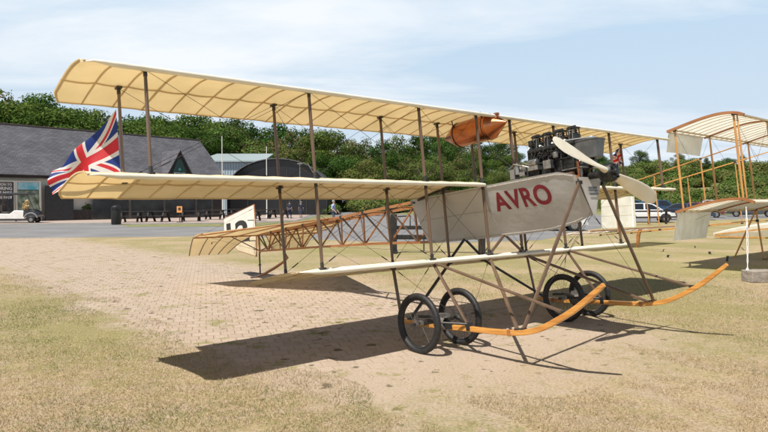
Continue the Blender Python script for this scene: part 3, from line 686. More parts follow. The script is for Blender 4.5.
# propeller
PC = Vector((1.51, 0, -.092)); e1 = Vector((0, -.958, .287))
q = tb(); q.lathe(PC - Vector((.27, 0, 0)), (1, 0, 0), [(0, .04), (.17, .04), (.18, .085), (.205, .10), (.235, .105), (.245, .105), (.30, .105), (.315, .10), (.33, .09), (.335, .045), (.37, .04), (.375, .01)], n=24)
for k in range(8):
    t = math.pi*k/4; c = PC + Vector((.05, math.cos(t)*.075, math.sin(t)*.075)); q.lathe(c, (1, 0, 0), [(0, .013), (.028, .013), (.03, .004)], n=6)
prop = q.build('propeller', 'enginegrey', tri, smooth=True)
for sg in (1, -1):
    q = tb(); e = e1*sg; tt = Vector((1, 0, 0)).cross(e).normalized()
    st_ = [(.03, .09, .075, 62), (.10, .095, .07, 58), (.18, .10, .052, 50), (.30, .125, .04, 41), (.45, .155, .032, 33), (.60, .178, .026, 27), (.75, .188, .021, 23), (.88, .178, .016, 20), (.96, .145, .012, 19), (1.01, .095, .009, 18), (1.035, .03, .006, 18)]
    n = 14; vs = []
    for r, ch, th, pa in st_:
        c = PC + e*r; cd = tt*math.cos(R(pa)) + Vector((1, 0, 0))*math.sin(R(pa)); nd = cd.cross(e).normalized()
        for i in range(n):
            a = 2*math.pi*i/n; vs.append(c + cd*(ch/2*math.cos(a)) + nd*(th/2*math.sin(a)))
    N = len(st_); q.add(vs, [(j*n+i, j*n+(i+1) % n, (j+1)*n+(i+1) % n, (j+1)*n+i) for j in range(N-1) for i in range(n)] + [tuple(range(n)), tuple(range((N-1)*n, N*n))])
    b_ = q.build('blade', 'propwood', tri, smooth=True); b_.parent = prop

# seat and pilot's controls (between the sides)
q = tb(); q.box((-.72, 0, -.28), (.34, .34, .04)); q.box((-.90, 0, -.10), (.04, .36, .32)); q.build('seat', mat('wicker_brown', (.22, .13, .06), .7), tri, bevel=.01)

# ------------------------------------------------------------------ union flags lashed to the rear outer struts
def jack(x, y):                                           # x -30..30, y -15..15
    if abs(x) < 3 or abs(y) < 3: return 0
    if abs(x) < 5 or abs(y) < 5: return 1
    s = 1 if x*y > 0 else -1
    d = (y - s*x/2)/1.118                                  # signed distance from the diagonal
    if abs(d) < 3:
        side_ = d if x > 0 else -d
        if s > 0: side_ = -side_ if x > 0 else -side_
        return 0 if (0 < side_ < 2) else 1
    return 2
def flag(fn, name, label, nu=150, nv=100):
    q = MB(); q.grid(nu, nv, fn); q.m = [jack((i+.5)/nu*60-30, 15-(j+.5)/nv*30) for i in range(nu) for j in range(nv)]
    o = q.build(name, ['flagred', 'flagwhite', 'flagblue'], smooth=True); tag(o, label, 'flag'); return o
h0 = BW((-.70, -4.43, .725)); h1 = BW((-.67, -4.43, .10))
f0 = h0 + Vector((-.553, -.158, -.585)); f1 = f0 + Vector((.075, .04, -.165))
def fl(u, v):
    p = (h0*(1-v)+h1*v)*(1-u) + (f0*(1-v)+f1*v)*u
    nrm = Vector((.28, .95, .1)); sag = math.sin(math.pi*u)
    p += Vector((0, 0, -1))*(.045*sag*(1-v) - .02*sag*v) + nrm*(.05*math.sin(u*9+v*2.2)*u**.6 + .022*math.sin(v*8 - u*5)*u)
    p += Vector((.012, 0, .018))*math.sin(u*14 + v*3)*u
    return p
flag(fl, 'flag', 'union flag streaming from the brown strut at the near wing tip')
h0b = BW((-.70, 4.43, .90)); h1b = BW((-.67, 4.43, .60))
def fl2(u, v):
    p = h0b*(1-v) + h1b*v + Vector((0, 0, -.22*u*(1-.2*v))) + Vector((-.20*u, -.10*u, .02*u)) + Vector((.04, .06, 0))*math.sin(u*11 + v*3)*(.3+u)
    return p
flag(fl2, 'flag', 'union flag hanging limp at the far wing tip beyond the propeller', 90, 60)
#PART3

# ------------------------------------------------------------------ the box-kite biplane standing behind, nose to the right
BO = Vector((6.98, 14.466, 1.38)); BM = Matrix(((.642, .763, -.077), (-.758, .646, .090), (.119, 0, .993)))
M['pale_rib'] = mat('pale_rib', (.50, .40, .26), .6)
bk = thing('biplane', 'pale open-framed biplane with orange wood struts standing behind the triplane', 'aeroplane')
BOFF = Vector((.4, 6, -1.45))
bk.matrix_world = Matrix.Translation(BO + BM @ BOFF) @ BM.to_4x4()
def kb_(): return MB(BOFF)
BY = [0, 1.926, 4.47, 7.25, 9.8, 11.7]
BG, BSX, BLE, BTE = 1.905, 1.33, 1.52, -.13
def bz(x): 
    u = (BLE-x)/(BLE-BTE); return .155*math.sin(math.pi*min(u, 1)**.72)*(1-.25*u) + .03*(1-u)
for z0 in (BG, 0):
    q = kb_(); nu, nv = 12, 72
    def bw(a, b):
        x = BLE - (BLE-BTE)*a; y = -.05 + 11.8*b; d = abs(((b*36) % 1)-.5)*2
        return (x, y, z0 + bz(x) - (1-d*d)*.012*math.sin(math.pi*a))
    q.grid(nu, nv, bw, 0)
    for k in range(37):
        for j in range(nu):
            pass
        pts = []
        for a in [i/10 for i in range(11)]:
            x, y, z = bw(a, k/36); pts.append((x, -.05 + 11.8*k/36, z - .006))
        q.path(pts, .006, square=True, mi=1, fdir=(0, 1, 0))
    for x in (BLE-.01, BSX, 0, BTE+.01):
        q.path([(x, -.05 + 11.8*i/24, z0 + bz(x) - .012) for i in range(25)], .017 if x != BTE+.01 else .009, square=True, mi=1, fdir=(0, 0, 1))
    q.build('wing', ['linen_pale', 'pale_rib'], bk, smooth=True)
    for y in BY[1:5]:
        q = kb_(); q.path([(BTE + (BLE-BTE)*(1-a/12), y, z0 + bz(BTE + (BLE-BTE)*(1-a/12)) - .02) for a in range(13)], .022, square=True, fdir=(0, 1, 0)); q.build('strut_rib', 'longeron', bk)
    for y in (-.065, 11.77):
        q = kb_(); q.path([(BTE-.02 + (BLE+.03-BTE)*(1-a/16), y, z0 + bz(BTE + (BLE-BTE)*(1-a/16)) + .004) for a in range(17)], .032, square=True, fdir=(0, 1, 0), flat=.9); q.build('end_rib', 'longeron', bk, smooth=False)
    for y0, y1 in ((.03, 1.90), (9.8, 11.65)):
        q = kb_(); hh = .46 if z0 else .66
        def fp(a, b): return (BTE - .02 - .10*a*(1 if z0 else 1.6) + .03*math.sin(b*5)*a, y0 + (y1-y0)*b + (-.04*a if not z0 else 0), z0 + bz(BTE) - hh*a)
        q.grid(8, 16, fp, 0)
        for b in (0, .2, .4, .6, .8, 1): q.path([Vector(fp(a/6, b)) + Vector((-.006, 0, 0)) for a in range(7)], .005, square=True, mi=1, fdir=(0, 1, 0))
        q.build('flap', ['linen_pale', 'pale_rib'], bk, smooth=True)
def kst(p0, p1, r=.024, name='strut', m='kitewood'):
    q = kb_(); p0 = Vector(p0); p1 = Vector(p1); q.path([p0, (p0+p1)/2, p1], [r*.85, r*1.1, r*.85], n=8, flat=.75, fdir=(1, 0, 0))
    for e in (p0, p1): q.box(e, (.07, .05, .05), 1)
    q.build(name, [m, 'blackiron'], bk, smooth=True)
for y in BY:
    for x in (0, BSX):
        if y == BY[0] and x: kst((x-.03, y, bz(x)), (x-.03, y, BG+bz(x)-.02), .026); kst((x+.04, y, bz(x)), (x+.04, y, BG+bz(x)-.02), .02); continue
        kst((x, y, bz(x)), (x, y, BG+bz(x)-.02))
for y in (4.47, 7.25):
    tz = 1.08
    kst((0, y, BG), (-4.9, y + (5.4-y)*.25, tz), .02, 'boom'); kst((0, y, -.30), (-5.0, y + (5.7-y)*.25, -.33), .02, 'boom')
    for x in (-1.35, -2.85, -4.3): kst((x, y + (5.5-y)*.25*(-x/4.9), -.32), (x, y+(5.5-y)*.25*(-x/4.9), BG + (tz-BG)*(-x/4.9)), .02, 'boom_post')
    kst((0, y, bz(0)), (0, y, -.32), .018, 'boom_post')
    # landing skids and V legs
    q = kb_(); q.path([(-.9, y, -1.38), (.2, y, -1.43), (1.3, y, -1.44), (2.2, y, -1.36), (2.9, y, -1.10)], .03, square=True, fdir=(0, 1, 0)); q.build('skid', 'kitewood', bk)
    for x0, x1 in ((0, .05), (BSX, .10), (0, -.75), (BSX, 1.4)): kst((x0, y, .0), (x1, y, -1.40), .024, 'leg')
    for dy in (-.22, .22):
        q = kb_(); c = (.7, y+dy, -1.24); q.torus(c, (0, 1, 0), .27, .03, n=36, k=8); q.lathe((.7, y+dy-.05, -1.24), (0, 1, 0), [(0, .03), (.1, .03)], n=10)
        for k in range(16): q.tube(c, (.7 + math.cos(k*.3927)*.26, y+dy, -1.24 + math.sin(k*.3927)*.26), .003, n=4)
        q.build('wheel', 'tyre', bk, smooth=True)
q = kb_()
def tpl(a, b): return (-4.35 - 1.15*a, 3.1 + 5.8*b, -.20 + .05*math.sin(math.pi*a) - .03*a)
q.grid(8, 20, tpl, 0)
for b in range(0, 21, 2): q.path([Vector(tpl(a/6, b/20)) + Vector((0, 0, -.006)) for a in range(7)], .006, square=True, mi=1, fdir=(0, 1, 0))
q.path([tpl(0, b/20) for b in range(21)], .022, square=True, mi=1, fdir=(0, 0, 1)); q.path([tpl(1, b/20) for b in range(21)], .012, square=True, mi=1, fdir=(0, 0, 1))
q.build('tailplane', ['linen_pale', 'longeron'], bk, smooth=True)
for y in (6.0,):
    q = kb_(); q.prism([(-4.34, -.14), (-4.30, .93), (-5.55, 1.07), (-5.65, -.08)], y-.015, y+.015, lambda a, b, h: (a, h, b)); rd = q.build('rudder', 'linen_pale', bk)
    q = kb_(); q.path([(-4.42, y-.02, -.14), (-4.36, y-.02, .93)], .03, square=True); t_ = q.build('post', 'white', bk); t_.parent = rd
    q = kb_()
    for z in (.28, .62): q.path([(-4.34, y-.017, z), (-5.6, y-.017, z+.08)], .004, square=True)
    t_ = q.build('batten', 'pale_rib', bk); t_.parent = rd
q = kb_(); q.path([(-4.20, 6, -.22), (-4.30, 6, -.45), (-4.34, 6, -.72), (-4.42, 6, -.84)], [.045, .05, .04, .015], square=True, fdir=(0, 1, 0)); q.build('tail_skid', 'longeron', bk)
def kw(p0, p1):
    q = kb_(); q.tube(p0, p1, .003, n=4); q.build('bracing_wire', 'wire', bk)
for y0, y1 in ((BY[0], BY[1]), (BY[1], BY[2]), (BY[2], BY[3])):
    for x in (0, BSX): kw((x, y0, bz(x)), (x, y1, BG)); kw((x, y1, bz(x)), (x, y0, BG))
kw((-.1, 0, bz(0)), (-.35, 1.0, -.3)); kw((0, 1.9, -.0), (-.35, .3, -.35))

# tie-down block and rope
def rock(c, d, seed, name, m, label, cat):
    bm = bmesh.new(); bmesh.ops.create_cube(bm, size=1); bmesh.ops.subdivide_edges(bm, edges=bm.edges, cuts=5, use_grid_fill=True)
    for v in bm.verts:
        n_ = noise.noise_vector(v.co*3 + Vector((seed, 0, 0))); v.co = Vector((v.co.x*d[0], v.co.y*d[1], v.co.z*d[2])) + n_*.012
    me = bpy.data.meshes.new(name); bm.to_mesh(me); bm.free(); me.materials.append(M[m]); o = bpy.data.objects.new(name, me); col.objects.link(o); o.location = c; o.rotation_euler = (0, 0, .12)
    b = o.modifiers.new('b', 'BEVEL'); b.width = .012; b.limit_method = 'ANGLE'; return tag(o, label, cat)
M['concrete'] = mat('weathered_concrete', (.34, .29, .24), .95, c2=(.23, .20, .17), scale=5, bump=.6, bscale=30)
rock((7.55, 12.45, .115), (.58, .34, .23), 2, 'concrete_block', 'concrete', 'grey concrete block on the grass at the foot of a white rope', 'block')
M['rope'] = mat('white_rope', (.72, .71, .68), .9, c2=(.55, .54, .52), scale=60)
q = MB(); top = BO + BM @ Vector((1.34, -.02, -.03)); bot = Vector((7.28, 12.42, .24))
for k, (dx, dy) in enumerate(((.0, 0), (.022, .01))): q.path([top + (bot-top)*t + Vector((dx*math.sin(math.pi*t)+dx*.5, dy, 0)) + Vector((.003*math.sin(t*50+k*3), .003*math.cos(t*50+k*3), 0)) for t in [i/60 for i in range(61)]], .0065, n=5)
q.lathe(bot - Vector((0, 0, .02)), (0, 0, 1), [(0, .03), (.03, .035), (.06, .012)], n=8)
tag(q.build('rope', 'rope', smooth=True), 'white rope hanging from the biplane wing to a concrete block', 'rope')
# little pegs left in the turf
for i, (px, y, h, lb) in enumerate(((668, 258, .06, 'small dark peg in the turf, leftmost of three beyond the skid tips'), (709.5, 254.5, .05, 'small dark peg in the turf, farthest of three beyond the skid tips'), (727.5, 262, .13, 'tall dark peg in the turf left of the white rope'))):
    q = MB(); D = gd(y); c = Vector((gx(px, D), D, 0)); q.path([c, c + Vector((.01, 0, h*.6)), c + Vector((.02, 0, h))], [.025, .03, .022], n=7); q.lathe(c + Vector((.02, 0, h)), (0, 0, 1), [(0, .045), (.012, .045), (.016, .02)], n=8)
    tag(q.build('ground_peg', 'blackiron', smooth=True), lb, 'peg', 'pegs in the turf')

# tail of another cream machine, far right
D = 27.0
gl = thing('monoplane', 'cream tail end of another wooden aeroplane resting far off beyond the lower biplane wing', 'aeroplane', (gx(728, D), D, 0))
def LP(px, y, dy=0): return Vector((gx(px, D)-gx(728, D), dy, hz(y, D)))
q = MB()
sec = [(714, 233.5, 236, .05), (735, 229, 236.5, .22), (760, 225, 236, .34), (800, 220, 236, .42), (860, 213, 236, .42)]
vs = []
for px, yt, yb, hw in sec: vs += [LP(px, yt, -hw), LP(px, yt, hw), LP(px, yb, hw*.8), LP(px, yb, -hw*.8)]
q.add(vs, [(i*4+j, i*4+(j+1) % 4, i*4+4+(j+1) % 4, i*4+4+j) for i in range(4) for j in range(4)] + [(0, 1, 2, 3), (19, 18, 17, 16)])
q.build('fuselage', 'linen_pale', gl)
q = MB(); q.path([LP(714, 235, -.1), LP(752, 230, -.36), LP(800, 226, -.44)], .03, square=True); q.path([LP(714, 237, -.1), LP(760, 238, -.36)], .03, square=True); q.build('rail', 'kitewood', gl)
q = MB()
for a, b in (((718, 236), (726, 245)), ((738, 236), (727, 245)), ((722, 241), (731, 241))): q.tube(LP(*a, -.12), LP(*b, -.05), .022, n=6)
q.path([LP(722, 246), LP(727, 246.2), LP(733, 244)], .03, square=True); q.build('tail_skid', 'kitewood', gl)
for dy in (-.6, .6):
    q = MB(); q.torus(LP(830, 249, dy) + Vector((0, 0, 0)), (0, 1, 0), .28, .04, n=28, k=8); q.lathe(LP(830, 249, dy-.05), (0, 1, 0), [(0, .05), (.1, .05)], n=10); q.tube(LP(830, 249, dy), LP(826, 236, dy*.5), .03); q.build('wheel', 'tyre', gl, smooth=True)

# ------------------------------------------------------------------ clubhouse with slate roof
def slate():
    m, nt, b = new_mat('grey_slate'); b.inputs['Roughness'].default_value = .7
    uv = nt.nodes.new('ShaderNodeUVMap'); br = nt.nodes.new('ShaderNodeTexBrick'); nt.links.new(uv.outputs[0], br.inputs[0])
    br.inputs['Scale'].default_value = 1; br.inputs['Brick Width'].default_value = .45; br.inputs['Row Height'].default_value = .24; br.inputs['Mortar Size'].default_value = .018
    br.inputs['Color1'].default_value = (.125, .125, .140, 1); br.inputs['Color2'].default_value = (.085, .086, .100, 1); br.inputs['Mortar'].default_value = (.05, .05, .058, 1)
    n = nt.nodes.new('ShaderNodeTexNoise'); n.inputs['Scale'].default_value = .6; n.inputs['Detail'].default_value = 6; nt.links.new(uv.outputs[0], n.inputs[0])
    mx = nt.nodes.new('ShaderNodeMix'); mx.data_type = 'RGBA'; mx.blend_type = 'MULTIPLY'; mx.inputs[0].default_value = .7
    r = nt.nodes.new('ShaderNodeValToRGB'); r.color_ramp.elements[0].color = (.6, .6, .6, 1); r.color_ramp.elements[1].color = (1.25, 1.22, 1.2, 1); r.color_ramp.elements[0].position = .3; r.color_ramp.elements[1].position = .7
    nt.links.new(n.outputs[0], r.inputs[0]); nt.links.new(br.outputs[0], mx.inputs[6]); nt.links.new(r.outputs[0], mx.inputs[7]); nt.links.new(mx.outputs[2], b.inputs['Base Color'])
    bp = nt.nodes.new('ShaderNodeBump'); bp.inputs['Strength'].default_value = .6; bp.inputs['Distance'].default_value = .02; nt.links.new(br.outputs[1], bp.inputs['Height']); bp.invert = True; nt.links.new(bp.outputs[0], b.inputs['Normal'])
    return m
M['slate'] = slate()
M['render'] = mat('cream_render', (.62, .58, .50), .85, c2=(.55, .51, .44), scale=.8)
M['darkwood'] = mat('dark_stained_timber', (.016, .012, .012), .75, c2=(.032, .023, .02), scale=4)
M['glass'] = mat('dark_shop_glass', (.012, .013, .015), .12, c2=(.035, .04, .045), scale=.8, spec=.35)
cd = Vector((.65, .76, 0)).normalized(); cb = Vector((-cd.y, cd.x, 0))       # along the front, into the depth
c0 = Vector((-31.5, 51.0, 0)) - cd*20
club = thing('clubhouse', 'long low clubhouse with grey slate roof and glazed white front', 'building', tuple(c0), (0, 0, math.atan2(cd.y, cd.x)))
# local frame: x along the front (0..42), y depth (0..11), z up
def uvbox(o, f):
    uv = o.data.uv_layers.new(name='UVMap')
    for p in o.data.polygons:
        for li in p.loop_indices: uv.data[li].uv = f(o.data.vertices[o.data.loops[li].vertex_index].co, p.normal)
XE = 42.3; EV = 4.05; RG = 8.55
q = MB(); q.box((XE/2-.3, 5.5, EV/2), (XE-1.2, 10.4, EV-.1)); q.prism([(.4, EV-.05), (10.6, EV-.05), (5.5, RG-.25)], .3, XE-.9, lambda a, b, h: (h, a, b)); q.build('wall', 'render', club)
q = MB()
for s_ in (0, 1):
    y0, y1 = (-.10, 5.5) if not s_ else (11.1, 5.5)
    q.add([(-.3, y0, EV-.30), (XE, y0, EV-.30), (XE, y1, RG), (-.3, y1, RG), (-.3, y0, EV-.14), (XE, y0, EV-.14), (XE, y1, RG+.14), (-.3, y1, RG+.14)], [(0, 1, 2, 3), (4, 5, 6, 7), (0, 1, 5, 4), (1, 2, 6, 5), (2, 3, 7, 6), (3, 0, 4, 7)])
rf = q.build('roof', 'slate', club); uvbox(rf, lambda c, n: (c.x, (c.z)*1.65))
q = MB(); q.box((XE/2, 5.5, RG+.16), (XE+.5, .28, .10)); t_ = q.build('ridge', mat('ridge_tiles', (.16, .12, .11), .8), club); t_.parent = rf
q = MB(); q.box((XE/2, -.13, EV-.27), (XE+.3, .06, .22)); q.tube((-.3, -.20, EV-.16), (XE, -.20, EV-.16), .06, n=8); q.build('fascia', 'darkwood', club)
# dormer gable with green sign
dx, dw, dz0, dz1 = 36.2, 1.62, EV-.30, 6.68
q = MB(); q.prism([(-dw, dz0), (dw, dz0), (0, dz1)], -.30, -.02, lambda a, b, h: (dx+a, h, b)); q.build('dormer', 'darkwood', club)
q = MB()
for s_ in (-1, 1):
    q.add([(dx + s_*(dw+.2), -.5, dz0-.1), (dx, -.5, dz1+.12), (dx, 2.9, dz1+.12), (dx + s_*(dw+.2), .4, dz0-.1), (dx + s_*(dw+.2), -.5, dz0), (dx, -.5, dz1+.22), (dx, 2.9, dz1+.22), (dx + s_*(dw+.2), .4, dz0)], [(0, 1, 2, 3), (4, 5, 6, 7), (0, 1, 5, 4), (1, 2, 6, 5), (2, 3, 7, 6), (3, 0, 4, 7)])
dr = q.build('dormer_roof', 'slate', club); uvbox(dr, lambda c, n: (c.y, c.z*1.65))
M['signgreen'] = mat('dark_green_board', (.008, .05, .045), .5)
q = MB(); q.prism([(-1.10, dz0+.1), (1.10, dz0+.1), (.20, dz1-.72), (-.20, dz1-.72)], -.34, -.303, lambda a, b, h: (dx+a, h, b)); sb = q.build('sign_board', 'signgreen', club)
M['signtext'] = mat('pale_sign_lettering', (.72, .80, .76), .6)
for body, z0_, wd, hh in (('BROOKLANDS', .62, 1.25, .22), ('CAFE', .26, .66, .22)):
    put_text(body, lambda a, b: Vector((dx - wd/2 + a*wd, -.345, dz0 + z0_ + b*hh)), 'signtext', sb)
q = MB(); q.prism([(0, 1.02), (.16, 1.14), (0, 1.36), (-.16, 1.14)], -.35, -.342, lambda a, b, h: (dx+a, h, dz0+b)); t_ = q.build('emblem', mat('pale_teal_emblem', (.12, .34, .33), .6), sb); t_.parent = sb
# shop front: window bays with posters, doors
M['poster_teal'] = mat('teal_sky_poster', (.10, .42, .50), .5, c2=(.50, .66, .72), scale=1.3, detail=6)
M['poster_green'] = mat('leafy_poster', (.05, .08, .04), .5, c2=(.34, .40, .30), scale=2.2, detail=7)
M['poster_dark'] = mat('dark_photo_poster', (.02, .022, .025), .5, c2=(.20, .14, .10), scale=1.1, detail=6, lo=.45, hi=.75)
def panel(name, x0, x1, z0, z1, m, y=-.305, t=.03, par=club):
    q = MB(); q.box(((x0+x1)/2, y, (z0+z1)/2), (x1-x0, t, z1-z0)); o = q.build(name, m, club); o.parent = par; return o
for x0, x1 in ((2, 8), (8.3, 14.4), (14.7, 17.8), (18.0, 20.98), (21.1, 22.95)):
    fr = panel('window', x0, x1, .12, 3.38, 'glass', y=-.0, t=.62)
    for xx in (x0, x1): panel('frame', xx-.07, xx+.07, .1, 3.40, 'render', y=-.33, t=.08, par=fr)
    panel('frame', x0, x1, .02, .62, 'white', y=-.32, t=.06, par=fr); panel('frame', x0+.07, x1-.07, 3.30, 3.40, 'render', y=-.328, t=.07, par=fr)
panel('poster', 21.2, 22.85, 2.68, 3.28, 'poster_teal', y=-.325); panel('poster', 21.2, 22.85, .80, 2.62, 'poster_green', y=-.325)
pd = panel('poster', 18.1, 20.9, .66, 3.28, 'poster_dark', y=-.325)
for i, (tx, wd, hh) in enumerate((('ADMISSION TO', 1.75, .20), ('EXPLORING', 1.9, .27), ('DON\'T MISS', 1.9, .27), ('THE PAST', 1.25, .22))):
    put_text(tx, lambda a, b: Vector((20.78 - wd + a*wd, -.345, 2.98 - i*.36 + b*hh)), 'white', pd)
panel('door', 23.35, 25.7, .05, 3.05, 'black', y=-.32, t=.05); panel('dado', 25.7, 27.3, .02, .95, 'darkwood', y=-.31)
[panel('window', a, b, .15, 2.9, 'glass', y=-.30, t=.06) for a, b in ((27.4, 30.8), (31.1, 34.4), (34.7, 38.0), (38.3, 39.9))]; panel('door', 40.1, 41.3, .05, 2.6, 'darkwood', y=-.32, t=.05)

# pale blue workshop behind
M['cladding'] = mat('pale_blue_cladding', (.36, .44, .50), .5, .2, c2=(.42, .50, .55), scale=.3)
D = 84.0
sh = thing('workshop', 'pale blue metal workshop rising behind the slate roof', 'building', (gx(232, D), D, 0)); sh.scale = (.903,)*3
q = MB(); q.box((0, 5, 3.9), (8.8, 10, 7.8)); 
q.build('wall', 'cladding', sh)
q = MB()
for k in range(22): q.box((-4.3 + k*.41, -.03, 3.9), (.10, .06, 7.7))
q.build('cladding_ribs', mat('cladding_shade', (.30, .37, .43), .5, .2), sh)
q = MB(); q.add([(-5, -.6, 7.75), (5.0, -.6, 7.75), (4.4, 10.5, 9.6), (-5, 10.5, 9.6), (-5, -.6, 7.95), (5.0, -.6, 7.95), (4.4, 10.5, 9.8), (-5, 10.5, 9.8)], [(0, 1, 2, 3), (4, 5, 6, 7), (0, 1, 5, 4), (1, 2, 6, 5), (2, 3, 7, 6), (3, 0, 4, 7)]); q.build('roof', mat('pale_roof_sheet', (.40, .47, .47), .45, .3), sh)

# black arched marquee
D = 76.0
mq = thing('marquee', 'black arched marquee standing between the workshop and the trees', 'tent', (gx(277, D), D, 0))
Wd, Hh = 6.1, 6.85
def arc(t): return (-Wd*math.cos(math.pi*t), 2.6 + (Hh-2.6)*math.sin(math.pi*t)**.9)
q = MB(); q.grid(24, 8, lambda a, b: (arc(a)[0], 12*b + .0, arc(a)[1])); q.box((-Wd, 6, 1.3), (.08, 12, 2.6)); q.box((Wd, 6, 1.3), (.08, 12, 2.6)); q.build('roof', mat('black_tent_cloth', (.022, .021, .023), .45, c2=(.035, .034, .036), scale=.6), mq, smooth=True)
q = MB(); q.prism([(-Wd+.05, 0), (Wd-.05, 0)] + [(arc(1-i/20)[0]*.985, arc(1-i/20)[1]-.06) for i in range(21)], .35, .45, lambda a, b, h: (a, h, b)); q.build('front', mat('black_tent_front', (.012, .012, .013), .3), mq)
q = MB(); q.path([(arc(i/24)[0], .0, arc(i/24)[1]+.03) for i in range(25)], .07, n=6); q.build('hoop', mat('grey_hoop', (.09, .09, .10), .5), mq, smooth=True)
q = MB()
for px in (-3.6, -1.2, 1.2, 3.6): q.tube((px, .3, 0), (px, .3, 6.2-abs(px)*.45), .05, n=6)
q.build('mullion', mq and mat('tent_pole', (.05, .05, .05), .5), mq)
# thin poles
for px, yt, D, lb in ((222.5, 136, 64, 'thin white flagpole before the blue workshop'), (266.8, 146.5, 62, 'thin white pole before the black marquee')):
    q = MB(); q.lathe((gx(px, D), D, 0), (0, 0, 1), [(0, .09), (.2, .09), (.22, .055), (hz(yt, D)-.1, .035), (hz(yt, D)-.08, .06), (hz(yt, D), .01)], n=8); tag(q.build('pole', 'white', smooth=True), lb, 'pole', 'thin white poles')
q = MB(); D = 66; q.tube((gx(300, D), D, 0), (gx(300, D), D, 5.6), .05, n=6); q.box((gx(300, D), D, 5.65), (.5, .2, .12)); tag(q.build('street_lamp', 'alloy', smooth=True), 'grey lamp post with flat head before the marquee', 'lamp post')

# ------------------------------------------------------------------ things on the terrace
def table(name_label, c, rz, first=[None]):
    if first[0]: return dup(first[0], c, rz, name_label)
    t = thing('picnic_table', name_label, 'table', c, (0, 0, rz), 'picnic tables on the terrace')
    q = MB()
    for k in range(5): q.box((0, -.30 + k*.15, .76), (1.9, .135, .06))
    q.build('tabletop', 'darkwood', t)
    for s_ in (-1, 1):
        q = MB(); q.box((0, s_*.66, .44), (1.8, .13, .04)); q.box((0, s_*.80, .44), (1.8, .13, .04)); q.build('bench', 'darkwood', t)
        q = MB(); q.box((s_*.62, 0, .40), (.05, 1.6, .09)); q.box((s_*.62+.05, 0, .69), (.05, .66, .07)); q.build('cross_beam', 'darkwood', t)
        for s2 in (-1, 1):
            q = MB(); q.path([(s_*.62-.05*s_, s2*.25, .72), (s_*.62-.05*s_, s2*.70, .0)], .06, square=True); q.build('leg', 'darkwood', t)
    t.scale = (1.12, 1.12, 1.12); first[0] = t; return t
for px, y, rz, lb in ((131, 221.8, .15, 'dark picnic table just right of the black bin'), (158, 221.5, -.1, 'dark picnic table beneath the flag end of the middle wing, second from the bin'),
        (191, 221.0, .2, 'dark picnic table just right of the orange board'), (215, 219.2, .0, 'dark picnic table behind the tail rudder top'), (168, 217, .5, 'dark picnic table in the back row against the clubhouse'),
        (204, 216, .3, 'dark picnic table in the back row, farther right against the clubhouse'), (262, 218.6, .3, 'dark picnic table right of the tail rudder'), (279, 217.6, -.2, 'dark picnic table beside the two people in dark clothes'), (109, 217.5, -.3, 'dark picnic table behind the black bin'), (238, 217.5, .2, 'dark picnic table just left of the white rudder'), (145, 217.2, .1, 'dark picnic table in the back row, nearest the bin'), (250, 220.5, -.1, 'dark picnic table hidden behind the white rudder')):
    D = gd(y); table(lb, (gx(px, D), D, .012), rz)
D = 44.5
bn = thing('litter_bin', 'round black litter bin at the edge of the terrace', 'bin', (gx(116, D), D, .01))
q = MB(); q.lathe((0, 0, 0), (0, 0, 1), [(0, .31), (.03, .33), (1.05, .33), (1.06, .35), (1.12, .35)], n=20); q.build('body', 'black', bn, smooth=True)
q = MB(); q.lathe((0, 0, 1.12), (0, 0, 1), [(0, .355), (.06, .355), (.2, .28), (.26, .12), (.27, .01)], n=20); q.box((0, -.33, 1.22), (.32, .08, .12)); q.build('lid', 'black', bn, smooth=True)
M['leafA'] = leafmat('leaf_dark', (.042, .085, .018))
M['leafB'] = leafmat('leaf_mid', (.075, .135, .028))
M['leafC'] = leafmat('leaf_light', (.135, .195, .050))
M['leafD'] = leafmat('leaf_dry', (.19, .165, .07))
M['bark'] = mat('bark', (.10, .08, .06), .9, c2=(.16, .13, .10), scale=5)
M['pot'] = mat('stone_pot', (.45, .38, .30), .85, c2=(.36, .30, .24), scale=4)
def leaf_cloud(q, blobs, n, size, rg, mi0=0, nm=1):
    tot = sum(b[3]*b[4]*b[5] for b in blobs)
    for cx, cy, cz, rx, ry, rz in blobs:
        for _ in range(max(int(n*rx*ry*rz/tot), 12)):
            d = Vector((rg.gauss(0, 1), rg.gauss(0, 1), rg.gauss(0, 1))).normalized(); r = rg.random()**.22*(1 + .10*rg.gauss(0, 1))
            p = Vector((cx + d.x*rx*r, cy + d.y*ry*r, cz + d.z*rz*r)); s_ = size*rg.uniform(.6, 1.4)
            nrm = (d + Vector((rg.gauss(0, .38), rg.gauss(0, .38), rg.gauss(0.15, .38)))).normalized(); u = nrm.orthogonal().normalized(); w_ = nrm.cross(u); a = rg.uniform(0, 6.28); u, w_ = u*math.cos(a)+w_*math.sin(a), w_*math.cos(a)-u*math.sin(a)
            b = len(q.v); q.v += [tuple(p - u*s_), tuple(p - w_*s_*.6 + nrm*s_*.15), tuple(p + u*s_), tuple(p + w_*s_*.6 + nrm*s_*.1)]; q.f.append((b, b+1, b+2, b+3)); q.m.append(mi0 + (rg.randrange(nm) if rg.random() < .8 else 0))
rg = random.Random(11)
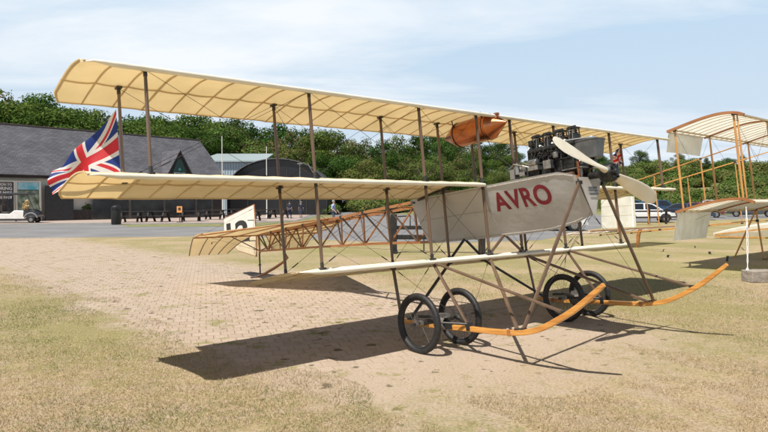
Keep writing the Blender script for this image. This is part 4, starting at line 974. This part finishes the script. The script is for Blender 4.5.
for px, y, hgt, lb in ((85, 219.3, 1.0, 'stone planter with a green bush beside the dark doors'), (147, 216.5, .9, 'stone planter with a green bush behind the picnic tables, right of the bin'), (182, 215.5, .9, 'stone planter with a green bush behind the orange board'), (214, 214.5, .9, 'stone planter with a green bush at the far clubhouse end')):
    D = gd(y); t = thing('planter', lb, 'planter', (gx(px, D), D, .012), group='stone planters before the clubhouse')
    q = MB(); q.lathe((0, 0, 0), (0, 0, 1), [(0, .28), (.06, .30), (.55, .44), (.60, .48), (.68, .48), (.69, .40), (.62, .36)], n=16); q.build('pot', 'pot', t, smooth=True)
    q = MB(); leaf_cloud(q, [(0, 0, .95, .50, .50, .42), (.15, .05, 1.2, .35, .35, .3), (-.2, -.05, 1.1, .33, .33, .33)], 420, .09, rg, 0, 2); q.build('bush', ['leafB', 'leafC'], t)
# orange board by the tables
D = 49.0
t = thing('notice_board', 'small orange notice board on a post among the picnic tables', 'sign', (gx(179.5, D), D, .012))
q = MB(); q.box((0, 0, 1.02), (.42, .04, .50)); q.build('board', mat('orange_board', (.66, .25, .05), .5, c2=(.72, .36, .12), scale=5), t)
q = MB(); q.box((0, -.024, 1.05), (.20, .008, .22)); q.build('notice', 'poster_dark', t)
q = MB(); q.box((0, .04, .55), (.06, .05, 1.1)); q.box((0, .04, .03), (.4, .4, .05)); q.build('post', 'darkwood', t)

# golf buggy at the far left
D = 48.5
gc = thing('golf_buggy', 'white golf buggy with dark roof and mudguards parked by the shop window', 'buggy', (gx(20, D), D, .012), (0, 0, R(6)))
q = MB(); q.prism([(-2.9, .30), (.62, .30), (.72, .42), (.60, .95), (-.2, .98), (-.5, .72), (-2.9, .72)], -.58, .58, lambda a, b, h: (a, h, b)); q.build('body', 'white', gc, bevel=.05)
q = MB(); q.box((-1.0, 0, .26), (3.9, 1.20, .12)); q.build('sill', 'black', gc, bevel=.02)
q = MB(); q.prism([(.45, .45), (1.45, .40), (1.55, .62), (1.35, .92), (.95, 1.08), (.50, 1.10)], -.60, .60, lambda a, b, h: (a, h, b)); q.build('front_cowl', mat('dark_cowl', (.035, .037, .042), .35, coat=.5), gc, bevel=.07)
for s_ in (-1, 1):
    q = MB(); q.path([(1.05+.48*math.cos(t_), s_*.60, .33+.44*math.sin(t_)) for t_ in [R(10+i*16) for i in range(11)]], .05, n=8); q.build('mudguard', mat('grey_mudguard', (.22, .23, .25), .4) if s_ < 0 else bpy.data.materials['grey_mudguard'], gc, smooth=True)
    for x in (1.05, -2.2):
        q = MB(); q.torus((x, s_*.55, .27), (0, 1, 0), .19, .09, n=24, k=10); wl = q.build('wheel', 'tyre', gc, smooth=True); q = MB(); q.lathe((x, s_*.55-.06, .27), (0, 1, 0), [(0, .13), (.12, .13)], n=14); t_ = q.build('rim', 'alloy', gc); t_.parent = wl
q = MB(); q.prism([(-3.0, 2.18), (.92, 2.18), (1.0, 2.24), (.8, 2.34), (-3.0, 2.34)], -.62, .62, lambda a, b, h: (a, h, b)); q.build('roof', mat('charcoal_roof', (.03, .032, .036), .4), gc, bevel=.03)
for s_ in (-.56, .56):
    for x0, x1 in ((1.28, .80), (-.62, -.62), (-2.8, -2.8)):
        q = MB(); q.tube((x0, s_, 1.0 if x0 > 0 else .72), (x1, s_, 2.2), .022, n=6); q.build('roof_post', 'black', gc)
q = MB(); q.box((-.85, 0, .80), (.55, 1.0, .16)); q.box((-1.15, 0, 1.12), (.12, 1.0, .5)); q.build('seat', mat('buggy_seat', (.06, .05, .045), .6), gc, bevel=.04)
q = MB(); q.torus((.40, -.25, 1.10), (.8, 0, .6), .16, .016, n=20, k=6); q.tube((.40, -.25, 1.10), (.72, -.25, .9), .02); q.build('steering_wheel', 'black', gc)
q = MB(); leaf_cloud(q, [(0, 0, .0, .26, .2, .27), (.1, 0, .3, .18, .16, .18)], 260, .07, rg); tb_ = q.build('bouquet', mat('tan_dried_flowers', (.45, .30, .13), .8, c2=(.55, .42, .22), scale=5)); tb_.location = Vector((gx(29.5, D), D-.52, 1.30)); tag(tb_, 'tan bunch of dried flowers standing on the golf buggy', 'flowers')

# black barrier behind the fuselage
D = gd(253)
br_ = thing('barrier', 'black two-rail barrier with broad end board behind the triplane fuselage', 'barrier', (gx(390.5, D), D, 0), (0, 0, R(-3)))
q = MB(); q.box((.10, 0, .62), (.21, .06, 1.22)); q.build('end_board', 'black', br_, bevel=.01)
for z, h in ((.80, .12), (.50, .15)):
    q = MB(); q.box((1.50, .03, z), (2.8, .04, h)); q.build('rail', 'black', br_, bevel=.008)
q = MB(); q.path([(.22, .02, 1.15), (.62, .02, 1.17), (.62, .02, .86)], .02, square=True); q.path([(1.05, .02, .06), (1.05, .02, 1.2)], .02, square=True); q.build('bracket', 'black', br_)
q = MB(); q.box((2.86, 0, .40), (.22, .07, .80)); q.build('end_board', 'black', br_, bevel=.01)
q = MB(); q.box((.15, 0, .03), (.14, .7, .05)); q.box((2.86, 0, .03), (.14, .7, .05)); q.build('foot', 'black', br_)
#PART4

# ------------------------------------------------------------------ people
M['skin'] = mat('skin', (.50, .30, .22), .55); M['navy'] = mat('navy_cloth', (.015, .02, .045), .85, c2=(.03, .035, .06), scale=9)
M['bluecheck'] = None
def check():
    m, nt, b = new_mat('blue_white_check'); b.inputs['Roughness'].default_value = .85
    tc = nt.nodes.new('ShaderNodeTexCoord'); ck = nt.nodes.new('ShaderNodeTexChecker'); ck.inputs['Scale'].default_value = 9
    ck.inputs['Color1'].default_value = (.70, .72, .80, 1); ck.inputs['Color2'].default_value = (.10, .16, .50, 1)
    nt.links.new(tc.outputs['Object'], ck.inputs[0]); nt.links.new(ck.outputs[0], b.inputs['Base Color']); return m
M['bluecheck'] = check(); M['denim'] = mat('grey_denim', (.05, .065, .10), .85, c2=(.08, .10, .14), scale=9); M['hair_dark'] = mat('dark_hair', (.03, .02, .015), .6); M['hair_grey'] = mat('grey_hair', (.30, .28, .26), .6); M['stone_cloth'] = mat('stone_cloth', (.40, .35, .28), .85)
def skinned(name, vs, es, rs, m, parent, lv=1, root=0):
    me = bpy.data.meshes.new(name); me.from_pydata(vs, es, []); me.materials.append(M[m])
    o = bpy.data.objects.new(name, me); col.objects.link(o)
    s_ = o.modifiers.new('skin', 'SKIN'); s_.use_smooth_shade = True
    for i, r in enumerate(rs):
        sv = me.skin_vertices[0].data[i]; sv.radius = r if isinstance(r, tuple) else (r, r); sv.use_root = (i == root)
    ss = o.modifiers.new('sub', 'SUBSURF'); ss.levels = lv; ss.render_levels = lv
    if parent: o.parent = parent
    return o
def person(label, loc, rz, top, legs, hair, skirt=False, stride=.10, armbend=0.0, h=1.72):
    V = []; E_ = []; Rr = []
    def v(x, y, z, r, link=None):
        V.append((x, y, z)); Rr.append(r); i = len(V)-1
        if link is not None: E_.append((link, i))
        return i
    pel = v(0, 0, .93, (.15, .105)); wa = v(0, .005, 1.08, (.135, .095), pel); ch = v(0, .0, 1.27, (.16, .11), wa); nb = v(0, .0, 1.44, (.075, .065), ch); nk = v(0, -.01, 1.50, .055, nb)
    hd = v(0, -.02, 1.58, (.075, .092), nk); hd2 = v(0, -.012, 1.66, (.076, .096), hd); v(0, -.005, 1.72, (.052, .066), hd2)
    joints = {}
    for s_ in (-1, 1):
        hip = v(s_*.09, 0, .87, (.09, .095), pel); kn = v(s_*.10, s_*stride*.4 - .02, .49, (.058, .062), hip); cf = v(s_*.10, s_*stride*.8 + .01, .33, (.054, .056), kn); an = v(s_*.10, s_*stride + .01, .09, .037, cf); to = v(s_*.12, s_*stride - .12, .035, (.042, .03), an)
        sh = v(s_*.185, 0, 1.40, (.062, .06), ch); el = v(s_*.235, .03, 1.12, .042, sh); wr = v(s_*.24, -.03 - armbend*.22, .88 + armbend*.16, .028, el); pm_ = v(s_*.24, -.055 - armbend*.27, .81 + armbend*.14, (.036, .018), wr)
        for k, (dx, L) in enumerate(((-.028, .07), (-.010, .085), (.009, .08), (.026, .06))):
            f1_ = v(s_*.24 + dx*.4, -.062 - armbend*.3 + dx, .765 + armbend*.13, .009, pm_); v(s_*.235 + dx*.4, -.072 - armbend*.3 + dx, .765 + armbend*.13 - L*.7, .008, f1_)
        th = v(s_*.215, -.09 - armbend*.28, .80 + armbend*.14, .010, wr); v(s_*.205, -.105 - armbend*.28, .765 + armbend*.14, .009, th)
        joints[s_] = (hip, kn, cf, an, sh, el, wr)
    body = skinned('person', V, E_, Rr, 'skin', None); body.location = loc; body.rotation_euler = (0, 0, rz); body.scale = (h/1.78,)*3; tag(body, label, 'person')
    def sub(name, ids, es, gr, m):
        return skinned(name, [V[i] for i in ids], es, [tuple(q*gr+.008 for q in Rr[i]) if isinstance(Rr[i], tuple) else Rr[i]*gr+.008 for i in ids], m, body)
    l, r = joints[-1], joints[1]
    hem = len(V); V.append((0, 0, .86)); Rr.append((.17, .125))
    sub('shirt', [wa, ch, nb, l[4], l[5], r[4], r[5], hem, pel], [(0, 1), (1, 2), (1, 3), (3, 4), (1, 5), (5, 6), (0, 8), (8, 7)], 1.1, top)
    if skirt:
        q = MB(); q.lathe((0, 0, .42), (0, 0, 1), [(0, .27), (.02, .275), (.25, .23), (.5, .16), (.62, .145)], n=20); o = q.build('skirt', legs, body, smooth=True)
    else:
        sub('trousers', [pel, l[0], l[1], l[2], l[3], r[0], r[1], r[2], r[3]], [(0, 1), (1, 2), (2, 3), (3, 4), (0, 5), (5, 6), (6, 7), (7, 8)], 1.15, legs)
    q = MB(); q.lathe((0, .012, 1.615), (0, -.1, 1), [(0, .09), (.04, .098), (.09, .088), (.125, .06), (.14, .01)], n=16); q.build('hair', hair, body, smooth=True)
    q = MB(); q.lathe((0, -.105, 1.60), (0, -1, -.4), [(0, .014), (.02, .012), (.028, .004)], n=8)
    for s_ in (-1, 1): q.lathe((s_*.03, -.10, 1.635), (0, -1, 0), [(0, .011), (.008, .008), (.01, .002)], n=8); q.torus((s_*.078, .0, 1.61), (1, 0, 0), .02, .008, n=10, k=5)
    q.build('face', 'skin', body, smooth=True)
    for s_, an in ((-1, l[3]), (1, r[3])):
        q = MB(); x, y, z = V[an]; q.prism([(-.10, 0), (.17, 0), (.175, .03), (.08, .075), (-.07, .10), (-.10, .06)], x-.045, x+.045, lambda a, b, hh: (hh, y - a, b)); q.build('shoe', 'black', body, bevel=.012)
    return body
Y = gd(218.2); person('person in dark navy clothes, left of a pair walking by the picnic tables', (gx(289.5, Y), Y, .012), R(160), 'navy', 'navy', 'hair_dark', stride=.14)
Y = gd(217.6); person('person in a navy top and pale bare legs, right of the navy pair', (gx(301, Y), Y, .012), R(195), 'navy', 'navy', 'hair_grey', skirt=True, stride=.12, h=1.66)
Y = gd(225.3); person('person in a blue and white checked shirt walking on the road behind the tail frame', (gx(333.5, Y), Y, .01), R(70), 'bluecheck', 'denim', 'hair_grey', stride=.2, armbend=.8, h=1.76)

# ------------------------------------------------------------------ cars
M['carglass'] = mat('car_glass', (.015, .018, .022), .06, spec=.9)
M['lampw'] = mat('headlamp_lens', (.65, .66, .68), .12, .4); M['lampr'] = mat('tail_lamp', (.30, .01, .01), .2)
def paint(name, c): M[name] = mat(name, c, .28, .15, coat=.8)
paint('white_car_paint', (.74, .75, .76)); paint('navy_car_paint', (.012, .03, .075)); paint('blue_car_paint', (.02, .06, .12)); paint('red_car_paint', (.16, .012, .02)); paint('silver_car_paint', (.36, .37, .39)); paint('grey_car_paint', (.06, .065, .075)); paint('teal_car_paint', (.02, .10, .14))
KINDS_ = {   # profile of the lower body (x ahead, z), roofline, window line
 'hatch': (4.0, 1.72, [(-1.95, .34), (-1.98, .62), (-1.90, .92), (-1.2, .96), (.75, .95), (1.55, .80), (1.93, .62), (1.98, .36)], [(-1.86, .93), (-1.62, 1.30), (-1.1, 1.47), (.0, 1.48), (.45, 1.38), (1.12, .92)]),
 'saloon': (4.6, 1.78, [(-2.2, .36), (-2.26, .70), (-2.15, .93), (-1.5, .97), (.85, .95), (1.8, .80), (2.2, .60), (2.25, .36)], [(-1.75, .95), (-1.05, 1.36), (-.6, 1.43), (.15, 1.43), (.5, 1.33), (1.2, .93)]),
 'suv': (4.6, 1.86, [(-2.2, .42), (-2.25, .8), (-2.18, 1.06), (-1.4, 1.08), (.95, 1.07), (1.9, .98), (2.2, .80), (2.25, .42)], [(-2.12, 1.06), (-1.95, 1.62), (-1.6, 1.74), (.25, 1.74), (.55, 1.64), (1.15, 1.05)]),
 'van': (4.9, 1.95, [(-2.4, .42), (-2.45, .8), (-2.42, 1.1), (-1.4, 1.14), (1.1, 1.12), (2.0, 1.0), (2.4, .8), (2.45, .42)], [(-2.38, 1.1), (-2.3, 1.92), (-2.0, 2.02), (.75, 2.0), (1.05, 1.88), (1.75, 1.06)])}
def car(label, px, D, rz, pt, kd, name='parked_car', group='cars parked along the bank'):
    L, Wd, low, roof = KINDS_[kd]; h = Wd/2
    t = thing(name, label, 'car', (gx(px, D), D, .0), (0, 0, R(rz)), group)
    wx = [-L*.30, L*.31]; wr = .33 if kd in ('hatch', 'saloon') else .38
    q = MB()
    prof = [low[0]]
    bot = []
    for x in wx[::-1]:                                    # wheel arches cut into the sill
        for i in range(9): a = math.pi*i/8; bot.append((x + (wr+.07)*math.cos(a), .34 + (wr+.05)*math.sin(a)*1.0 - .0))
    poly = low + bot
    def place(a, b, s_): 
        k = 1 - .10*max(b-.75, 0)/.3 - .05*max(.5-b, 0)
        e = abs(a)/(L/2); k *= 1 - .12*max(e-.75, 0)/.25
        return (a, s_*h*k, b)
    n = len(poly); q.add([place(a, b, -1) for a, b in poly] + [place(a, b, 1) for a, b in poly], [(i, (i+1) % n, n+(i+1) % n, n+i) for i in range(n)])
    sides = MB.__new__(MB)
    q.add([place(a, b, -1) for a, b in poly], [tuple(range(n))]); q.add([place(a, b, 1) for a, b in poly], [tuple(range(n-1, -1, -1))])
    # cabin with tumblehome
    zr = max(b for a, b in roof); zb = roof[0][1]
    def cp(a, b, s_): return (a, s_*h*(.90 - .20*(b-zb)/(zr-zb)), b)
    m_ = len(roof); q.add([cp(a, b, -1) for a, b in roof] + [cp(a, b, 1) for a, b in roof], [(i, i+1, m_+i+1, m_+i) for i in range(m_-1)] + [tuple(range(m_-1, -1, -1)), tuple(range(m_, 2*m_))])
    q.build('body', pt, t, bevel=.03)
    # glass, a few millimetres proud
    cx = sum(a for a, b in roof)/m_; cz = (zb+zr)/2
    def shrink(a, b, k): return (cx + (a-cx)*k, cz + (b-cz)*k*.92 + .01)
    gl_ = [shrink(a, b, .86) for a, b in roof]
    mid = (roof[1][0]+roof[-1][0])/2
    for s_ in (-1, 1):
        for lo_, hi_ in ((-9, mid-.06), (mid+.06, 9)):
            pts = []
            for i in range(len(gl_)):
                a, b = gl_[i]; a2, b2 = gl_[(i+1) % len(gl_)]
                if lo_ <= a <= hi_: pts.append((a, b))
                for e in (lo_, hi_):
                    if (a-e)*(a2-e) < 0: k = (e-a)/(a2-a); pts.append((e, b+(b2-b)*k))
            if len(pts) < 3: continue
            mx_, my_ = sum(z[0] for z in pts)/len(pts), sum(z[1] for z in pts)/len(pts); pts = sorted(pts, key=lambda p: math.atan2(p[1]-my_, p[0]-mx_))
            q = MB(); q.add([Vector(cp(a, b, s_)) + Vector((0, s_*.012, .004)) for a, b in pts], [tuple(range(len(pts)))]); q.build('window', 'carglass', t)
    for (a, b), (a2, b2), nm in ((roof[-2], roof[-1], 'windscreen'), (roof[1], roof[0], 'rear_window')):
        p = [Vector(cp(a + (a2-a)*k, b + (b2-b)*k, s_*.90)) for k in (.06, .90) for s_ in (-1, 1)]; nrm = (p[1]-p[0]).cross(p[2]-p[0]).normalized(); nrm = nrm if nrm.x*(1 if nm == 'windscreen' else -1) > 0 else -nrm
        q = MB(); q.add([x + nrm*.012 for x in p], [(0, 1, 3, 2)]); q.build(nm, 'carglass', t)
    for x in wx:
        for s_ in (-1, 1):
            q = MB(); q.torus((x, s_*(h-.12), wr), (0, 1, 0), wr-.09, .10, n=24, k=8); wl = q.build('wheel', 'tyre', t, smooth=True)
            q = MB(); q.lathe((x, s_*(h-.12)-.09, wr), (0, 1, 0), [(0, wr-.14), (.18, wr-.14)], n=18); r_ = q.build('rim', 'alloy', t); r_.parent = wl
    fx, fz = low[-2]; rx, rz_ = low[1]
    for s_ in (-1, 1):
        q = MB(); q.box((fx-.16, s_*h*.66, fz+.06), (.30, .36, .13)); q.build('headlight', 'lampw', t, bevel=.03)
        q = MB(); q.box((rx+.06, s_*h*.72, rz_+.12), (.14, .20, .22)); q.build('tail_light', 'lampr', t, bevel=.02)
        q = MB(); q.box((roof[-1][0]-.25, s_*(h+.03), zb+.06), (.12, .16, .11)); q.build('mirror', pt, t, bevel=.02)
    q = MB(); q.box((fx-.02, 0, .47), (.10, Wd*.5, .12)); q.build('grille', 'black', t)
    q = MB(); q.box((fx+.045, 0, .40), (.02, .5, .10)); q.build('number_plate', 'white', t)
    return t
car('white hatchback, its bonnet pointing right, behind the dark rail', 646, 47.5, -12, 'white_car_paint', 'hatch')
car('dark blue saloon just right of the white hatchback', 686, 54, -24, 'navy_car_paint', 'saloon')
car('tall blue off-roader with pale roof behind the white hatchback', 662, 64, -20, 'blue_car_paint', 'suv')
car('dark red hatchback partly hidden by the blue saloon', 702, 61, -28, 'red_car_paint', 'hatch')
car('silver blue estate between the orange struts', 722, 71, -30, 'silver_car_paint', 'suv')
car('dark grey car under the bank at the far right', 752, 63, -30, 'grey_car_paint', 'saloon')
car('teal car behind the propeller, leftmost in the row', 634, 66, -15, 'teal_car_paint', 'suv')
car('silver car seen low under the grey nose panel', 549, 34.5, -8, 'white_car_paint', 'hatch')
car('red car far away on the road below the middle wing', 500, 120, 10, 'red_car_paint', 'hatch', group='cars on the far road')
car('dark car far away on the road below the middle wing', 372, 150, 5, 'grey_car_paint', 'saloon', group='cars on the far road')
car('black car far away at the hedge foot, leftmost on the far road', 318, 140, 5, 'navy_car_paint', 'suv', group='cars on the far road')
# dark post-and-rail fence before the cars
q0 = (gx(632, 42.5), 42.5); q1 = (gx(700, 44.5), 44.5)
fn = thing('rail_fence', 'dark two-rail wooden fence in front of the white hatchback', 'fence', (q0[0], q0[1], 0))
ex, ey = q1[0]-q0[0], q1[1]-q0[1]
for z in (.50, .92):
    q = MB(); q.path([(0, 0, z), (ex, ey, z)], .055, square=True, fdir=(0, 0, 1)); q.build('rail', 'darkwood', fn)
for k in range(5):
    q = MB(); q.box((ex*k/4, ey*k/4 + .08, .55), (.12, .12, 1.1)); q.build('post', 'darkwood', fn)

# ------------------------------------------------------------------ trees and scrub
def tree_proto(seed, n, size, shape, mats_, hgt=10.0):
    rg = random.Random(seed); t = bpy.data.objects.new('tree', None); col.objects.link(t)
    q = MB(); q.path([(0, 0, -.3), (.1, 0, hgt*.2), (.15, .1, hgt*.5), (0, .1, hgt*.8)], [.32, .25, .17, .05], n=8)
    blobs = []
    nb = 15 if shape == 'broad' else 10
    for k in range(nb):
        f = (k+.5)/nb; a = k*2.4 + rg.uniform(-.4, .4)
        if shape == 'broad': rad = hgt*.33*math.sin(math.pi*(.18+.78*f))**.8*rg.uniform(.75, 1.1); z = hgt*(.24 + .64*f); r = hgt*rg.uniform(.085, .20)*(1-.25*f)
        else: rad = hgt*.17*math.sin(math.pi*(.15+.8*f)); z = hgt*(.18 + .74*f); r = hgt*rg.uniform(.10, .15)*(1-.4*f)
        p = (math.cos(a)*rad, math.sin(a)*rad, z); blobs.append((*p, r*1.15, r*1.15, r*.85))
        q.path([(.1, 0, max(z-hgt*.18, hgt*.12)), (p[0]*.6, p[1]*.6, z-hgt*.06), p], [.10, .06, .02], n=5)
    blobs.append((0, 0, hgt*.5, hgt*.18, hgt*.18, hgt*.26)); blobs.append((0, 0, hgt*.9, hgt*.09, hgt*.09, hgt*.10))
    tr = q.build('trunk', 'bark', t, smooth=True)
    q = MB(); leaf_cloud(q, blobs, n, size, rg, 0, 3); q.build('crown', list(mats_), t)
    return t
PR = [tree_proto(1, 15000, .115, 'broad', ('leafA', 'leafA', 'leafB')), tree_proto(2, 15000, .115, 'broad', ('leafB', 'leafC', 'leafA')), tree_proto(3, 13000, .115, 'broad', ('leafC', 'leafD', 'leafB')),
      tree_proto(4, 10000, .115, 'tall', ('leafA', 'leafB', 'leafA')), tree_proto(5, 13000, .12, 'broad', ('leafD', 'leafB', 'leafA'))]
LBL = ['dense dark green broadleaf tree in the wood behind the airfield', 'mid green broadleaf tree in the wood behind the airfield', 'yellowish green tree in the wood behind the airfield', 'slim dark tree standing in the wood behind the airfield', 'dull olive tree in the wood behind the airfield']
used = [False]*5
def plant(k, px, ytop, D, wide=1.0, label=None, rz=None):
    X = gx(px, D); b = hill(X, D); h = hz(ytop, D) - b
    s_ = h/10.0
    if used[k]: o = dup(PR[k], (X, D, b), 0)
    else: o = PR[k]; used[k] = True; o.location = (X, D, b)
    o.rotation_euler = (0, 0, (px*1.7) % 6.28 if rz is None else rz); o.scale = (s_*wide, s_*wide, s_)
    tag(o, label or LBL[k], 'tree', 'trees of the wood behind the airfield' if not label else None)
    if label and 'group' in o: del o['group']
rg = random.Random(21)
SKY = [(-30, 92), (0, 91), (25, 94), (50, 95), (70, 103), (95, 110), (110, 116), (125, 112), (160, 112), (200, 113), (235, 116), (262, 120), (300, 122), (325, 129), (345, 134), (362, 131), (385, 135), (405, 136), (430, 130), (450, 134), (470, 138), (500, 140), (520, 150), (545, 153), (565, 151), (590, 151), (605, 155), (618, 166)]
def skyline(px):
    for (a, ya), (b, yb) in zip(SKY, SKY[1:]):
        if a <= px <= b: return ya + (yb-ya)*(px-a)/(b-a)
    return SKY[-1][1]
px = -26.0; i = 0
while px < 612:
    D = rg.uniform(106, 130); y = skyline(px) + rg.uniform(-3.0, 7)
    k = rg.choice([0, 0, 1, 3, 4, 2, 3, 4]) if px > 225 else rg.choice([0, 1, 1, 0, 4])
    plant(k, px, y, D, rg.uniform(.95, 1.25) if k != 3 else 1.1)
    px += rg.uniform(12, 19)
px = 215.0
while px < 625:                                            # a lower row in front fills the wood down to the ground
    D = rg.uniform(92, 104) if px > 285 else rg.uniform(100, 106); y = skyline(px) + rg.uniform(12, 26)
    plant(rg.choice([1, 2, 4, 0, 4, 2]), px, min(y, 172), D, rg.uniform(1.1, 1.5)); px += rg.uniform(14, 22)
px = -20.0
while px < 225:
    plant(rg.choice([1, 0, 1]), px, skyline(px) + rg.uniform(8, 16), rg.uniform(98, 106), 1.3); px += rg.uniform(15, 21)
plant(0, 639.5, 150, 112, 1.05, 'round dark tree standing up alone above the scrub beyond the propeller')
plant(0, 598, 153, 116, 1.0, 'round dark tree beside the engine hopper on the skyline')
plant(4, 678, 152, 118, .9, 'dark tree on the skyline just inside the biplane struts'); plant(3, 706, 158, 112, 1.3, 'dark bushy tree on the skyline under the hanging flap'); plant(0, 728, 158, 116, 1.4, 'wide dark tree on the skyline between two orange struts'); plant(4, 752, 164, 118, 1.3, 'low dark tree on the skyline at the right edge'); plant(3, 742, 155, 121, 1.0, 'pointed dark tree on the skyline near the right edge'); plant(1, 772, 160, 114, 1.3, 'mid green tree on the skyline cut by the right edge')
for k in range(5):
    if not used[k]: plant(k, 420+30*k, 150, 112)
def bush_proto(seed, mats_, size=.085):
    rg2 = random.Random(seed); t = bpy.data.objects.new('bush', None); col.objects.link(t)
    q = MB(); 
    for k in range(5): a = k*1.256; q.path([(0, 0, -.2), (math.cos(a)*.4, math.sin(a)*.4, .6), (math.cos(a)*.8, math.sin(a)*.8, 1.2)], [.06, .04, .01], n=5)
    q.build('stem', 'bark', t)
    bl = [(rg2.uniform(-.8, .8), rg2.uniform(-.8, .8), rg2.uniform(.5, 1.25), rg2.uniform(.55, .9), rg2.uniform(.55, .9), rg2.uniform(.45, .7)) for _ in range(6)]
    q = MB(); leaf_cloud(q, bl, 3600, size, rg2, 0, 3); q.build('foliage', list(mats_), t); return t
BP = [bush_proto(31, ('leafC', 'leafC', 'leafB')), bush_proto(32, ('leafC', 'leafD', 'leafC')), bush_proto(33, ('leafB', 'leafB', 'leafC'))]
BL = ['green bramble bush in the scrub on the bank', 'yellow green bush in the scrub on the bank', 'dark green bush in the scrub on the bank']
bused = [False]*3
for i in range(205):
    D = 70 + 44*rg.random()**.8; px = rg.uniform(520, 800) if rg.random() < .78 else rg.uniform(320, 560); X = gx(px, D); k = rg.choice([0, 0, 1, 2, 1])
    if bused[k]: o = dup(BP[k], (X, D, 0))
    else: o = BP[k]; bused[k] = True
    s_ = rg.uniform(.8, 1.7); o.location = (X, D, hill(X, D)-.1); o.rotation_euler = (0, 0, rg.uniform(0, 6.28)); o.scale = (s_*1.25, s_*1.25, s_*rg.uniform(.75, 1.2)); tag(o, BL[k], 'bush', 'bushes in the scrub on the bank')
